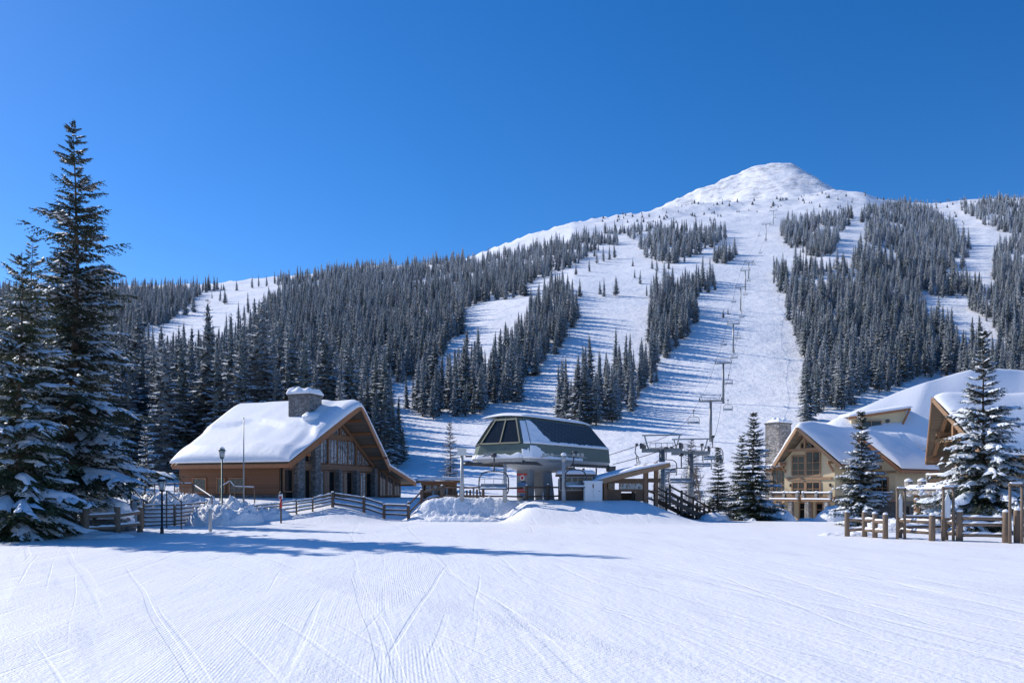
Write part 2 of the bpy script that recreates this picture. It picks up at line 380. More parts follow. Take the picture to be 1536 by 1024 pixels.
def build_terrain():
    xs = np.arange(-130, 130.1, .5); ys = np.concatenate([np.arange(-60, 0, 2), np.arange(0, 116.1, .5)])
    X, Y = np.meshgrid(xs, ys); MZ = mtn(X, np.maximum(Y, 60))
    vs = [(float(x), float(y), ground_z(float(x), float(y), float(m))) for x, y, m in zip(X.ravel(), Y.ravel(), MZ.ravel())]
    nx, ny = len(xs), len(ys)
    me = bpy.data.meshes.new('ground'); me.from_pydata(vs, [], [(j*nx+i, j*nx+i+1, (j+1)*nx+i+1, (j+1)*nx+i) for j in range(ny-1) for i in range(nx-1)])
    me.materials.append(M['ground']); me.polygons.foreach_set('use_smooth', [True]*len(me.polygons))
    o = bpy.data.objects.new('ground', me); COL.objects.link(o); tag(o, kind='structure')
    ts = np.concatenate([np.linspace(-1.6, -.75, 60, endpoint=False), np.linspace(-.75, .75, 520), np.linspace(.75, 1.6, 60)[1:]])
    yy = 100*np.power(26.0, np.linspace(0, 1, 420)); T, Y = np.meshgrid(ts, yy); X = T*Y; MZ = mtn(X, Y)
    vs = [(float(x), float(y), ground_z(float(x), float(y), float(m))-(.12 if y < 116 and abs(x) < 130 else 0)) for x, y, m in zip(X.ravel(), Y.ravel(), MZ.ravel())]
    nx, ny = len(ts), len(yy)
    me = bpy.data.meshes.new('mountain'); me.from_pydata(vs, [], [(j*nx+i, j*nx+i+1, (j+1)*nx+i+1, (j+1)*nx+i) for j in range(ny-1) for i in range(nx-1)])
    me.materials.append(M['mountain']); me.polygons.foreach_set('use_smooth', [True]*len(me.polygons))
    o = bpy.data.objects.new('mountain', me); COL.objects.link(o); tag(o, kind='structure')
    # flat surround that reaches the horizon
    mb = MB(); mb.add([(-6000,-3000,-3),(6000,-3000,-3),(6000,6000,-3),(-6000,6000,-3)], [(0,1,2,3)])
    o = mb.build('terrain', 'snow'); tag(o, kind='structure')
build_terrain()
# ------------------------------------------------------------ conifers
def conifer(H, RR, whorls, nb, tw, seed, droop=.35, snow=.7, z0=.04, shape=.85, needles=0, pad=3, lean=0, twl=.40, flat=.3, thin=0.0, padw=1.0, snowtw=.5, core=.42, irr=0.0):
    rnd = random.Random(seed); fo = MB(); sn = MB(); tr = MB(); ru = rnd.uniform
    def axis(z): return Vector((lean*(z/H)**2*H+.006*H*math.sin(z/H*7+seed), .006*H*math.cos(z/H*6+seed), z))
    zs = [0, .03, .1, .25, .45, .65, .85, 1.0]
    tr.tube([axis(H*q) for q in zs], [H*.0155, H*.013, H*.012, H*.0095, H*.007, H*.0045, H*.0018, .004], 8)
    fv, ff = fo.v, fo.f
    def tri(a, b, c):
        o = len(fv); fv.append((a.x, a.y, a.z)); fv.append((b.x, b.y, b.z)); fv.append((c.x, c.y, c.z)); ff.append((o, o+1, o+2))
    def twig(q, d, ln, w):
        side = d.cross(Vector((0,0,1)))
        if side.length < .01: side = Vector((1,0,0))
        side.normalize(); up = side.cross(d)
        if needles:
            for k in range(needles):
                t = (k+ru(0, 1))/needles; c = q+d*(ln*t)-Vector((0,0,1))*(.10*ln*t*t)
                ww = w*(1-.65*t)*ru(.7, 1.35)
                for sg in (-1, 1):
                    e = c+side*(sg*ww)+d*(ww*.9)-Vector((0,0,1))*(ww*ru(.05, .5)); tri(c-d*(ln*.10), c+d*(ln*.12), e)
                e = c+up*(ww*.45)+d*ww*ru(.5, 1); tri(c-side*.02*ru(.5, 2), c+side*(.02+.2*ww), e)
        else:
            m = q+d*(ln*.45); tip = q+d*ln-Vector((0,0,1))*(ln*.12)
            l = m+side*w-Vector((0,0,1))*(w*ru(.1, .7)); r = m-side*w-Vector((0,0,1))*(w*ru(.1, .7))
            o = len(fv); fv.extend([tuple(q), tuple(l), tuple(tip), tuple(r)]); ff.append((o, o+1, o+2)); ff.append((o, o+2, o+3))
    gold = ru(0, 6)
    for i in range(whorls):
        f = z0+(1-z0)*((i+ru(-.3, .3))/whorls); f = min(.985, max(z0, f))
        prof = (1-f)**shape*min(1, .75+.9*(f-z0)/.18) if f < z0+.05 else (1-f)**shape
        n = max(3, int(round(nb*(.6+.4*(1-f))))); wf = 1+irr*ru(-1, .55)
        for j in range(n):
            if rnd.random() < thin: continue
            gold += 2*math.pi/n+ru(-.35, .35); az = gold
            Lb = max(.05*RR+.12, RR*prof*wf*ru(.66-irr*.5, 1.16+irr*.35)); z = f*H+ru(-.3, .3)*H/whorls
            dh = Vector((math.cos(az), math.sin(az), 0)); pp = Vector((-dh.y, dh.x, 0))
            dr = droop*ru(.7, 1.3)*(1-f*.75); upk = .05+.55*f**2.2; swp = ru(-.12, .12)
            base = axis(z)
            def pt(s): return base+dh*(Lb*s)+pp*(swp*Lb*s*s)+Vector((0, 0, Lb*(upk*s-dr*s**1.5+.30*dr*s**3)))
            heavy = rnd.random() < snow
            # wood
            if needles or tw > 5:
                if Lb > .35: tr.tube([pt(0), pt(.35), pt(.75)], [.012*Lb+.01, .008*Lb+.006, .004], 3, cap=False)
            for k in range(tw):
                s = .12+.86*(k+rnd.random())/tw; sg = 1 if (k % 2) else -1
                q = pt(s); d = (pt(min(1, s+.06))-pt(s-.06)).normalized()
                tl = max(.10, Lb*twl*(1.05-.6*s)*ru(.7, 1.25))
                dd = (d*ru(.55, .85)+pp*(sg*ru(.6, 1.0))+Vector((0, 0, -ru(.05, .35+droop*.5)))).normalized()
                twig(q, dd, tl, (.17*tl+.05) if needles else tl*flat)
                if heavy and rnd.random() < snowtw:
                    sd = dd.cross(Vector((0,0,1))).normalized(); w = tl*flat*.55; up = Vector((0,0,.015*Lb+.03))
                    m = q+dd*(tl*.45)+up; a = q+dd*tl*.1+up*.5; tip = q+dd*(tl*.85)
                    sn.add([a, m+sd*w-up*.9, tip, m-sd*w-up*.9, m+up*.8], [(0,1,4),(1,2,4),(2,3,4),(3,0,4)])
            twig(pt(.86), (pt(1)-pt(.85)).normalized(), Lb*.22+.1, (.05*Lb+.03) if needles else Lb*.07)
            if heavy and Lb > .25:
                s0 = ru(.12, .4); s1 = ru(.8, .99); K = 4 if pad <= 3 else 7; ph = ru(0, 9)
                def padpt(a, b):
                    s = lerp(s0, s1, a); c = pt(s); w = min(padw*Lb*.15, .11+.07*padw*Lb)*(math.sin(math.pi*min(1, a*.9+.1))**.6)*(1+.5*math.sin(s*9+ph))*(1.1-.3*a); t = 2*b-1
                    return c+pp*(t*w)+Vector((0, 0, (.03+.035*Lb*padw)*(1-t*t)*math.sin(math.pi*min(1, a*.96+.02))**.5*(1+.3*math.sin(s*14+ph))-.35*w*t*t))
                sn.grid(padpt, K, 2 if pad <= 3 else 4)
    if core and (not needles):
        nr = whorls*2; K = 9; o = len(fv)
        for i in range(nr+1):
            f = z0+(.97-z0)*i/nr; r0 = core*RR*(1-f)**shape*(1.15 if i % 2 == 0 else .62)
            for k in range(K):
                a = 2*math.pi*(k+.5*(i % 2))/K; r = r0*ru(.6, 1.3); c = axis(f*H); fv.append((c.x+r*math.cos(a), c.y+r*math.sin(a), c.z-r*.35*(1-i % 2)))
        for i in range(nr):
            for k in range(K):
                if ru(0, 1) < .88: ff.append((o+i*K+k, o+i*K+(k+1) % K, o+(i+1)*K+(k+1) % K, o+(i+1)*K+k))
    # leader shoots
    for k in range(4):
        a = ru(0, 6.3); z = H*(.965+.008*k); d = Vector((math.cos(a), math.sin(a), .6)).normalized(); twig(axis(z), d, H*.012, H*.003+.02 if needles else H*.003)
    return tr, fo, sn
def as_meshes(t, name, nmat, smat):
    tr, fo, sn = t
    a = tr.mesh(name+'_trunk', 'bark', True); mb = MB(); mb.add(fo.v, fo.f, 0); mb.add(sn.v, sn.f, 1)
    b = mb.mesh(name+'_crown', [nmat, smat]); b.polygons.foreach_set('use_smooth', np.array(mb.m) == 1)
    return a, b
def joined(t, name, nmat, smat):
    tr, fo, sn = t; mb = MB(); mb.add(tr.v, tr.f, 0); mb.add(fo.v, fo.f, 1); mb.add(sn.v, sn.f, 2)
    me = mb.mesh(name, ['bark', nmat, smat]); sm = np.array(mb.m) != 1; me.polygons.foreach_set('use_smooth', sm); return me
def put_tree(name, label, cat, loc, meshes, rz=0, sc=1.0, group=None, snow_part=True):
    t = thing(name, label, cat, loc, rz, group); t.scale = sc if isinstance(sc, tuple) else (sc, sc, sc)
    for nm, me in zip(('trunk', 'crown'), meshes):
        o = bpy.data.objects.new(nm, me); COL.objects.link(o); o.parent = t
    return t
def px_tree(name, label, cat, u, top, D, gen, rz=0, group=None, nm='needle', sm='tree_snow', sink=.1):
    p = P(u, 700, D); z = ground_z(p.x, D); H = HC+(HY-top)/F*D-z
    ms = as_meshes(conifer(H, **gen), name, nm, sm)
    return put_tree(name, label, cat, (p.x, D, z-sink), ms, rz, group=group)

# hero trees -------------------------------------------------
px_tree('fir_tree', 'tallest fir of all, rising far above the forest at the left', 'tree', 110, 176, 40.5,
        dict(irr=.34, RR=4.2, whorls=46, nb=8, tw=20, seed=3, droop=.34, snow=.6, z0=.09, shape=.72, needles=5, pad=5, lean=.004, twl=.42, padw=.9, snowtw=.45))
px_tree('fir_tree', 'dark fir with low sagging snowy boughs at the left edge, before the tallest fir', 'tree', 30, 372, 36.2,
        dict(irr=.26, RR=3.4, whorls=34, nb=8, tw=18, seed=8, droop=.48, snow=.62, z0=.02, shape=.62, needles=5, pad=5, twl=.42, padw=1.05, snowtw=.45))
px_tree('fir_tree', 'thin topped fir close against the left flank of the tallest fir', 'tree', 50, 344, 44,
        dict(irr=.35, RR=3.6, whorls=34, nb=7, tw=16, seed=18, droop=.4, snow=.5, z0=.05, shape=.75, needles=4, pad=5, padw=1.1))
px_tree('fir_tree', 'fir cut by the left edge of the photo behind the sagging fir', 'tree', -28, 400, 44,
        dict(RR=3.2, whorls=30, nb=7, tw=12, seed=28, droop=.42, snow=.5, z0=.04, shape=.75, needles=4, pad=5))
px_tree('fir_tree', 'fir growing behind the tallest fir, boughs reaching toward the boulder', 'tree', 140, 420, 52,
        dict(RR=3.3, whorls=34, nb=8, tw=15, seed=38, droop=.46, snow=.7, z0=.08, shape=.6, needles=4, pad=5, padw=1.2))
px_tree('fir_tree', 'small slim fir with thin snowy boughs left of the timber lodge', 'tree', 218, 622, 57,
        dict(RR=1.15, whorls=22, nb=7, tw=9, seed=48, droop=.25, snow=.8, z0=.05, shape=.8, needles=3, pad=5))
px_tree('fir_tree', 'heavily snow laden fir behind the log fence at the right edge', 'tree', 1476, 487, 43,
        dict(irr=.28, RR=3.5, whorls=34, nb=9, tw=20, seed=7, droop=.45, snow=.85, z0=.03, shape=1.02, needles=5, pad=5, padw=1.5, snowtw=.5))
px_tree('fir_tree', 'snow dusted fir standing before the cream chalet with the square windows', 'tree', 1292, 612, 50,
        dict(irr=.22, RR=2.05, whorls=32, nb=9, tw=18, seed=17, droop=.3, snow=.7, z0=.04, shape=.78, needles=5, pad=5, padw=1.1))
px_tree('fir_tree', 'taller of the two firs side by side left of the stone chimney chalet', 'tree', 1130, 615, 60,
        dict(irr=.22, RR=2.35, whorls=36, nb=9, tw=18, seed=27, droop=.28, snow=.5, z0=.05, shape=.8, needles=5, pad=5))
px_tree('fir_tree', 'shorter fir half hidden by its taller neighbour left of the stone chimney chalet', 'tree', 1113, 650, 62,
        dict(irr=.2, RR=1.9, whorls=30, nb=9, tw=15, seed=37, droop=.28, snow=.45, z0=.05, shape=.8, needles=4, pad=5))
px_tree('fir_tree', 'single small fir right of the twin lift towers', 'tree', 1077, 668, 62,
        dict(irr=.2, RR=1.5, whorls=30, nb=9, tw=16, seed=47, droop=.25, snow=.45, z0=.05, shape=.85, needles=4, pad=5))
def px_larch(label, u, top, D, seed, RR, thin=.25):
    p = P(u, 700, D); z = ground_z(p.x, D); H = HC+(HY-top)/F*D-z
    tr, fo, sn = conifer(H, RR, 34, 8, 12, seed, droop=.15, snow=.5, z0=.2, shape=.6, needles=3, twl=.34, thin=thin, core=0)
    a = tr.mesh('larch_trunk', 'bark', True); mb = MB(); mb.add(fo.v, fo.f, 0); mb.add(sn.v, sn.f, 1); b = mb.mesh('larch_crown', ['bark', 'tree_snow'])
    put_tree('larch_tree', label, 'tree', (p.x, D, z-.1), (a, b))
px_larch('bare thin larch behind the small wooden kiosk', 675, 632, 78, 4, 1.5)
px_larch('frosted larch behind the left one of the twin lift towers', 994, 690, 90, 5, 1.9, .1)
px_larch('frosted larch behind the right one of the twin lift towers', 1037, 655, 93, 6, 2.2, .1)
# leafless tree of forked branches
def bare_tree(name, label, cat, base, H, seed, levels=4, spread=.5, r0=.06, mat='pale_bark', snowy=False, multi=1):
    rnd = random.Random(seed); mb = MB()
    def grow(p, d, ln, r, lv):
        q = p+d*ln; mid = p+d*ln*.5+Vector((rnd.uniform(-1,1), rnd.uniform(-1,1), 0))*ln*.05
        mb.tube([p, mid, q], [r, r*.85, r*.65], 5, cap=False)
        if lv == 0: return
        for k in range(rnd.choice((2, 3, 3))):
            a = rnd.uniform(0, 6.28); dd = (d+Vector((math.cos(a), math.sin(a), rnd.uniform(-.1, .5)))*spread*rnd.uniform(.6, 1.2)).normalized()
            grow(p+d*ln*rnd.uniform(.55, 1), dd, ln*rnd.uniform(.55, .8), r*.6, lv-1)
    for k in range(multi):
        a = rnd.uniform(0, 6.28); d = Vector((math.cos(a)*.35, math.sin(a)*.35, 1)).normalized() if multi > 1 else Vector((0, 0, 1))
        grow(Vector((0, 0, -.1)), d, H*.38, r0, levels)
    t = thing(name, label, cat, base); mb.build('branches' if multi > 1 else 'trunk', mat, t, True); return t
p = P(1050, 700, 66); bare_tree('bare_tree', 'leafless young tree beside the wooden stair of the lift mound', 'tree', (p.x, 66, ground_z(p.x, 66)), 5.6, 5, 4, .42, .07)

# forest ------------------------------------------------------
FOREST = {
 'left': [(-400,446),(0,443),(100,440),(150,438),(300,436),(400,425),(480,414),(540,404),(600,400),(700,392),(760,387),(840,366),(900,352),(985,338),(990,344),(945,360),(920,368),(890,385),(860,400),(850,410),(800,440),(785,448),(760,450),(705,455),(690,500),(660,545),(625,568),(566,582),(560,620),(585,655),(600,690),(604,704),(560,716),(-400,720)],
 'mid': [(606,600),(606,625),(645,630),(700,625),(780,605),(790,575),(820,540),(850,505),(862,480),(858,455),(850,430),(838,425),(815,450),(790,482),(770,520),(745,545),(700,572),(650,592)],
 'low': [(835,625),(850,640),(905,645),(945,638),(955,610),(975,580),(985,562),(985,548),(955,548),(930,570),(900,590),(870,600),(840,615)],
 'strip': [(975,440),(972,480),(978,520),(985,562),(1000,538),(1015,525),(1040,500),(1045,480),(1042,460),(1060,442),(1075,435),(1072,422),(1020,425),(990,430)],
 'up1': [(958,370),(965,385),(1000,395),(1030,392),(1060,378),(1090,358),(1085,345),(1050,345),(1010,350),(970,360)],
 'up2': [(1066,395),(1085,400),(1110,382),(1105,375),(1080,382)],
 'up3': [(1170,345),(1175,358),(1190,375),(1225,390),(1245,383),(1262,355),(1280,330),(1275,322),(1220,330),(1180,338)],
 'up4': [(1300,312),(1290,330),(1300,360),(1285,385),(1275,400),(1300,420),(1350,440),(1390,440),(1420,430),(1450,405),(1455,375),(1440,352),(1410,332),(1400,308),(1350,304)],
 'right': [(1155,430),(1175,440),(1180,470),(1190,500),(1200,530),(1210,560),(1205,600),(1215,624),(1262,620),(1290,598),(1340,590),(1380,570),(1420,560),(1500,560),(1500,545),(1450,530),(1400,492),(1370,452),(1385,442),(1300,425),(1270,402),(1240,402),(1200,404),(1165,404)],
 'far1': [(1435,312),(1480,300),(1536,298),(2200,300),(2200,372),(1560,368),(1536,362),(1500,348),(1470,332)],
 'far2': [(1492,390),(1490,440),(1540,475),(2200,480),(2200,372),(1510,364)],
 'far3': [(1375,432),(1430,458),(1480,482),(1500,505),(1540,530),(2200,540),(2200,470),(1540,470),(1500,450),(1450,432),(1420,430)],
 'far4': [(1440,560),(1480,545),(1520,520),(2200,525),(2200,640),(1540,610),(1440,580)],
}
HOLES = [[(420,433),(450,427),(478,423),(480,430),(405,448)], [(205,522),(245,490),(285,458),(300,440),(350,431),(400,428),(425,431),(408,446),(400,462),(390,490),(372,512),(345,528),(300,540),(240,545)],
         [(495,402),(560,398),(590,392),(590,387),(540,391),(490,398)], [(560,412),(640,401),(640,397),(560,405)],
         [(690,380),(760,352),(850,326),(960,318),(960,322),(880,336),(800,356),(720,380)],
         [(800,425),(850,405),(850,430),(790,450)]]
LONE = [(870,445,30),(906,444,30),(924,443,32),(900,440,22),(864,415,20),(884,410,22),(895,397,24),(905,393,26),(914,390,24),(922,388,24),(949,400,14),(952,418,16),(960,425,22),(978,405,20),(985,410,26),(1003,405,18),(730,447,24),(745,449,34),(758,449,30),(770,446,26),(782,443,22),(720,450,24),(712,455,20),
        (330,452,22),(337,455,28),(355,436,18),(378,432,20),(388,430,20),(400,430,18),(412,426,20),(358,480,30),(366,484,28),(372,470,34),(265,472,36),(278,472,40),(290,468,44),(318,448,12),
        (1085,478,14),(1092,472,12),(1272,600,34),(1308,636,22),(590,700,108),(574,700,100),(603,696,60),(560,705,112),(1211,632,104),(1240,610,88),(1208,640,60)]
def inpoly(u, v, poly):
    c = False; n = len(poly); j = n-1
    for i in range(n):
        xi, yi = poly[i]; xj, yj = poly[j]
        if (yi > v) != (yj > v) and u < (xj-xi)*(v-yi)/(yj-yi)+xi: c = not c
        j = i
    return c
BB = {k: (min(p[0] for p in q), max(p[0] for p in q), min(p[1] for p in q), max(p[1] for p in q)) for k, q in FOREST.items()}
def region(u, v):
    for k, q in FOREST.items():
        b = BB[k]
        if b[0] <= u <= b[1] and b[2] <= v <= b[3] and inpoly(u, v, q):
            for h in HOLES:
                if inpoly(u, v, h): return None
            return k
    return None
rnd = random.Random(11)
trees = []   # x, y, z, height, region, px height
def tree_h(z): return lerp(14.0, 9.5, min(1, max(0, z-20)/300))
y = 92.0
while y < 1120:
    cell = 3.9 if y < 200 else (4.5 if y < 420 else 5.3)
    half = y*.78+20; nxc = int(2*half/cell)
    for i in range(nxc):
        x = -half+(i+rnd.random())*cell; yy = y+rnd.random()*cell
        u = CX+F*x/yy
        if u < -250 or u > 1800: continue
        z = float(mtn(x, yy)); v = HY-F*(z-HC)/yy
        ju = u+10*nz(x*.06, yy*.06, 1)*min(1, 200/yy)+8*nz(x*.02, yy*.02, 4); jv = v+4*nz(x*.05, yy*.05, 8)
        rg = region(ju, jv)
        if rg is None: continue
        h = tree_h(z)*rnd.choice((rnd.uniform(.45, .8), rnd.uniform(.8, 1.1), rnd.uniform(.9, 1.28), rnd.uniform(.5, 1.5)))
        if rg in ('up1', 'up2', 'up3', 'up4', 'far1'): h *= 1.15 if z < 300 else 1.05
        if yy > 380 and nz(x*.02, yy*.02, 6) > .30: continue
        if yy > 560 and nz(x*.045, yy*.03, 16) > .22: continue
        if yy < 150 and rg == 'left': h *= 1.35*lerp(1, .62, sstep(330, 590, u)*(1-sstep(115, 150, yy)*.7))
        trees.append((x, yy, ground_z(x, yy), h, rg, h/yy*F))
    y += cell
def solve(u, v):
    ys = np.linspace(90, 1080, 3000); t = (u-CX)/F; zz = mtn(t*ys, ys); vv = HY-F*(zz-HC)/ys
    i = int(np.argmax(vv <= v)); return t*ys[i], float(ys[i])
for u, v, hp in LONE:
    x, yy = solve(u, v); trees.append((x, yy, ground_z(x, yy), hp*yy/F, 'lone', hp))
# scrub of small frosted trees under the summit
for k in range(900):
    u = rnd.uniform(880, 1540); v = rnd.uniform(284, 345)
    if nz(u*.03, v*.08, 2) < .05: continue
    ys = None
    D = rnd.uniform(650, 1080); x = (u-CX)/F*D; z = float(mtn(x, D)); vv = HY-F*(z-HC)/D
    if vv > 338 or (1085 < u < 1175 and vv > 318): continue
    h = rnd.uniform(2, 6.0); trees.append((x, D, ground_z(x, D), h, 'summit', h/D*F))
print('TREES', len(trees))
# variants
NEARV = [conifer(17, [2.7, 2.4, 2.9, 2.3][i], 32, 8, 12, 100+i, droop=.42+.05*i, snow=.55, z0=.07, shape=.72, needles=0, pad=3, flat=.36, padw=1.15, snowtw=.5, thin=.08, core=.42) for i in range(4)]
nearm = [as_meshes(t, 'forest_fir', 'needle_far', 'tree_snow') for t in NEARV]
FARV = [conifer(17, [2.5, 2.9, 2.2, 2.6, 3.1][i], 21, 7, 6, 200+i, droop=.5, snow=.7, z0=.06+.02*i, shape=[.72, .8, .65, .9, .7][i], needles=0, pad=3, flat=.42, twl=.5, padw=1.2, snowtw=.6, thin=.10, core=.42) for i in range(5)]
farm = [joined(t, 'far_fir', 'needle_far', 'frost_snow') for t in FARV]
trees.sort(key=lambda t: -t[5] if -40 < CX+F*t[0]/t[1] < 1580 else 1)
REGLAB = {'left': ('frosted fir in the dense forest behind and beside the timber lodge', 'firs of the forest behind the lodge'),
          'mid': ('fir in the wedge of trees between the two ski runs left of the lift station', 'firs between the two runs'),
          'low': ('fir in the small clump directly behind the lift station', 'firs of the clump behind the lift station'),
          'strip': ('fir in the narrow strip left of the lift line', 'firs of the strip beside the lift line'),
          'right': ('fir in the broad forest right of the lift line', 'firs of the forest right of the lift line'),
          'lone': ('fir standing apart from the forest on an open ski run', 'lone firs on the runs')}
for k in ('up1', 'up2', 'up3', 'up4', 'far1', 'far2', 'far3', 'far4', 'summit'): REGLAB[k] = ('fir in the stand on the far right side of the mountain', 'firs on the far right slope')
IND = trees[:289]; REST = trees[289:]
rr = random.Random(5)
for (x, y, z, h, rg, hp) in IND:
    lab, grp = REGLAB[rg]; s = h/17; w = s*rr.uniform(.92, 1.3)
    put_tree('fir_tree', lab, 'tree', (x, y, z-.3), nearm[rr.randrange(4)], rr.uniform(0, 6.28), (w, w, s), grp)
# the far trees: one object, instanced on points
me = bpy.data.meshes.new('forest'); me.from_pydata([(t[0], t[1], t[2]-.3) for t in REST], [], [])
me.attributes.new('tsc', 'FLOAT_VECTOR', 'POINT').data.foreach_set('vector', [q for t in REST for q in ((lambda s, w: (w, w, s))(t[3]/17, t[3]/17*rr.uniform(.9, 1.35)*(1.9 if t[4] == 'summit' else 1)))])
me.attributes.new('trot', 'FLOAT_VECTOR', 'POINT').data.foreach_set('vector', [q for t in REST for q in (rr.uniform(-.03, .03), rr.uniform(-.03, .03), rr.uniform(0, 6.28))])
me.attributes.new('tid', 'INT', 'POINT').data.foreach_set('value', [rr.randrange(5) for t in REST])
fo = bpy.data.objects.new('forest', me); COL.objects.link(fo)
tag(fo, 'frosted fir forest covering the mountainside between the ski runs', 'forest', kind='stuff')
# five firs of the far forest carry the meshes the forest repeats
src = []
pick = REST[:5]
for i, t in enumerate(pick):
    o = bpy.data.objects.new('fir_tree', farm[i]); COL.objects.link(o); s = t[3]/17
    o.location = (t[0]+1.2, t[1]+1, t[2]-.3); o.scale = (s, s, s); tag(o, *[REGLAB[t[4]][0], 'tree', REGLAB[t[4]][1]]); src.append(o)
ng = bpy.data.node_groups.new('forest', 'GeometryNodeTree')
ng.interface.new_socket('Geometry', in_out='INPUT', socket_type='NodeSocketGeometry'); ng.interface.new_socket('Geometry', in_out='OUTPUT', socket_type='NodeSocketGeometry')
gi = ng.nodes.new('NodeGroupInput'); go = ng.nodes.new('NodeGroupOutput'); ip = ng.nodes.new('GeometryNodeInstanceOnPoints'); jn = ng.nodes.new('GeometryNodeJoinGeometry')
for o in src:
    oi = ng.nodes.new('GeometryNodeObjectInfo'); oi.inputs['Object'].default_value = o; oi.inputs['As Instance'].default_value = True; ng.links.new(oi.outputs['Geometry'], jn.inputs[0])
def attr(nm, ty):
    a = ng.nodes.new('GeometryNodeInputNamedAttribute'); a.data_type = ty; a.inputs['Name'].default_value = nm; return a.outputs['Attribute']
ng.links.new(gi.outputs[0], ip.inputs['Points']); ng.links.new(jn.outputs[0], ip.inputs['Instance']); ip.inputs['Pick Instance'].default_value = True
ng.links.new(attr('tid', 'INT'), ip.inputs['Instance Index']); ng.links.new(attr('tsc', 'FLOAT_VECTOR'), ip.inputs['Scale']); ng.links.new(attr('trot', 'FLOAT_VECTOR'), ip.inputs['Rotation'])
ng.links.new(ip.outputs[0], go.inputs[0])
md = fo.modifiers.new('forest', 'NODES'); md.node_group = ng
# ------------------------------------------------------------ building helpers
ZA = Vector((0,0,1))
def win(parent, O, U, V, poly, mu=(), mv=(), fw=.12, depth=.12, glass='glass', frame='beam', name='window', inset=-.012):
    """glazed opening: polygon in (u,v) on plane O,U,V; mullions at u in mu, v in mv; normal = U x V is outward"""
    O = Vector(O); U = Vector(U).normalized(); V = Vector(V).normalized(); Nn = U.cross(V)
    pt = lambda a, b, d=0: O+U*a+V*b+Nn*d
    fm = MB(); n = len(poly)
    for i in range(n):
        a = poly[i]; b = poly[(i+1)%n]; fm.beam(pt(*a, .02), pt(*b, .02), depth+.002*i, fw, Nn.cross(pt(*b)-pt(*a)))
    def clip(c, ax):
        r = []
        for i in range(n):
            a = poly[i]; b = poly[(i+1)%n]
            if (a[ax]-c)*(b[ax]-c) < 0:
                t = (c-a[ax])/(b[ax]-a[ax]); r.append(a[1-ax]+t*(b[1-ax]-a[1-ax]))
        return (min(r), max(r)) if len(r) >= 2 else None
    for c in mu:
        r = clip(c, 0)
        if r: fm.beam(pt(c, r[0], .012), pt(c, r[1], .012), fw*.6, depth*.8, Nn)
    for c in mv:
        r = clip(c, 1)
        if r: fm.beam(pt(r[0], c, .006), pt(r[1], c, .006), fw*.5, depth*.7, Nn)
    f = fm.build(name, frame, parent)
    g = MB(); g.prism([pt(a, b, -inset) for a, b in poly], Nn*.02); g.build('pane', glass, f)
    return f
def rect(u0, u1, v0, v1): return [(u0, v0), (u1, v0), (u1, v1), (u0, v1)]
def gable_roof(parent, L0, L1, y0, y1, ze, zr, prow=0, deck=.16, snow=.5, seed=0, fascia='fascia', nosnow=False, sag=.0):
    """ridge along local x from L0 (front, with prow) to L1; eaves at y0,y1 (z=ze), ridge mid (z=zr)"""
    ym = (y0+y1)/2; out = []
    rf = MB()
    for ya in (y0, y1):
        rf.prism([(L0-prow*(1 if True else 0), ym, zr), (L0, ya, ze), (L1, ya, ze), (L1, ym, zr)], (0, 0, -deck))
    r = rf.build('roof', 'soffit', parent)
    fb = MB()
    for ya in (y0, y1):
        sy = .03 if ya == y0 else -.03
        fb.beam((L0-prow-.03, ym, zr-.10), (L0-.03, ya, ze-.10), .10, .34, (0, 0, 1)); fb.beam((L1+.03, ym, zr-.10), (L1+.03, ya, ze-.10), .10, .30)
        fb.beam((L0, ya-sy*2, ze-.10), (L1, ya-sy*2, ze-.10), .10, .30)
    fb.build('fascia', fascia, r)
    if not nosnow:
        sn = MB()
        def fn(a, b):
            y = lerp(y0-.12, y1+.12, b); k = 1-abs(y-ym)/((y1-y0)/2+.12); kk = 1-math.sqrt((1-k)**2+.006)+.04
            x0 = L0-prow*k+.06; x = lerp(x0, L1+.12, a)
            return Vector((x, y, ze+.03+(zr-ze)*kk+0*sag))
        def th(a, b): return snow*(1+.28*nz(a*3.1, b*5.3, seed)+.10*nz(a*11, b*13, seed+3))
        sn.slab(fn, th, 44, 44); sn.build('roof_snow', 'roof_snow', r, True)
    return r
# ------------------------------------------------------------ timber lodge
LG = thing('timber_lodge', 'orange timber lodge with glazed gable and deep snow on its roof', 'lodge', (-16.8, 60, 1.55), R(-20))
ze, zr, W = 2.62, 7.75, 15.5
mb = MB()   # shell walls behind the glazing
mb.prism([(-1.35, .9, -.6), (-1.35, .9, 2.75), (-1.35, 7.75, 7.2), (-1.35, 14.6, 2.75), (-1.35, 14.6, -.6)], (.06, 0, 0)); mb.build('gable_wall', 'glass_dark', LG)
mb = MB(); mb.box((-6.2, .95, 1.55), (9.6, .22, 2.6)); mb.box((-6.2, 14.5, 1.1), (9.6, .22, 3.4)); mb.box((-10.95, 7.7, 1.3), (.2, 13.3, 3.6))
mb.prism([(-11.0, 1.0, 3.1), (-11.0, 7.75, 7.35), (-11.0, 14.4, 3.1)], (.1, 0, 0)); mb.build('wall', 'orange_wood', LG)
mb = MB(); mb.box((-6.2, .93, -.15), (9.9, .34, .85)); mb.build('wall_base', 'darkstone', LG)
for x, w_ in ((-9.6, 1.3), (-7.2, .75), (-6.0, 1.35)): win(LG, (x, .82, .45), (1,0,0), (0,0,1), rect(0, w_, 0, 1.15), (), (), .09, .1, 'glass_grey', 'fascia')
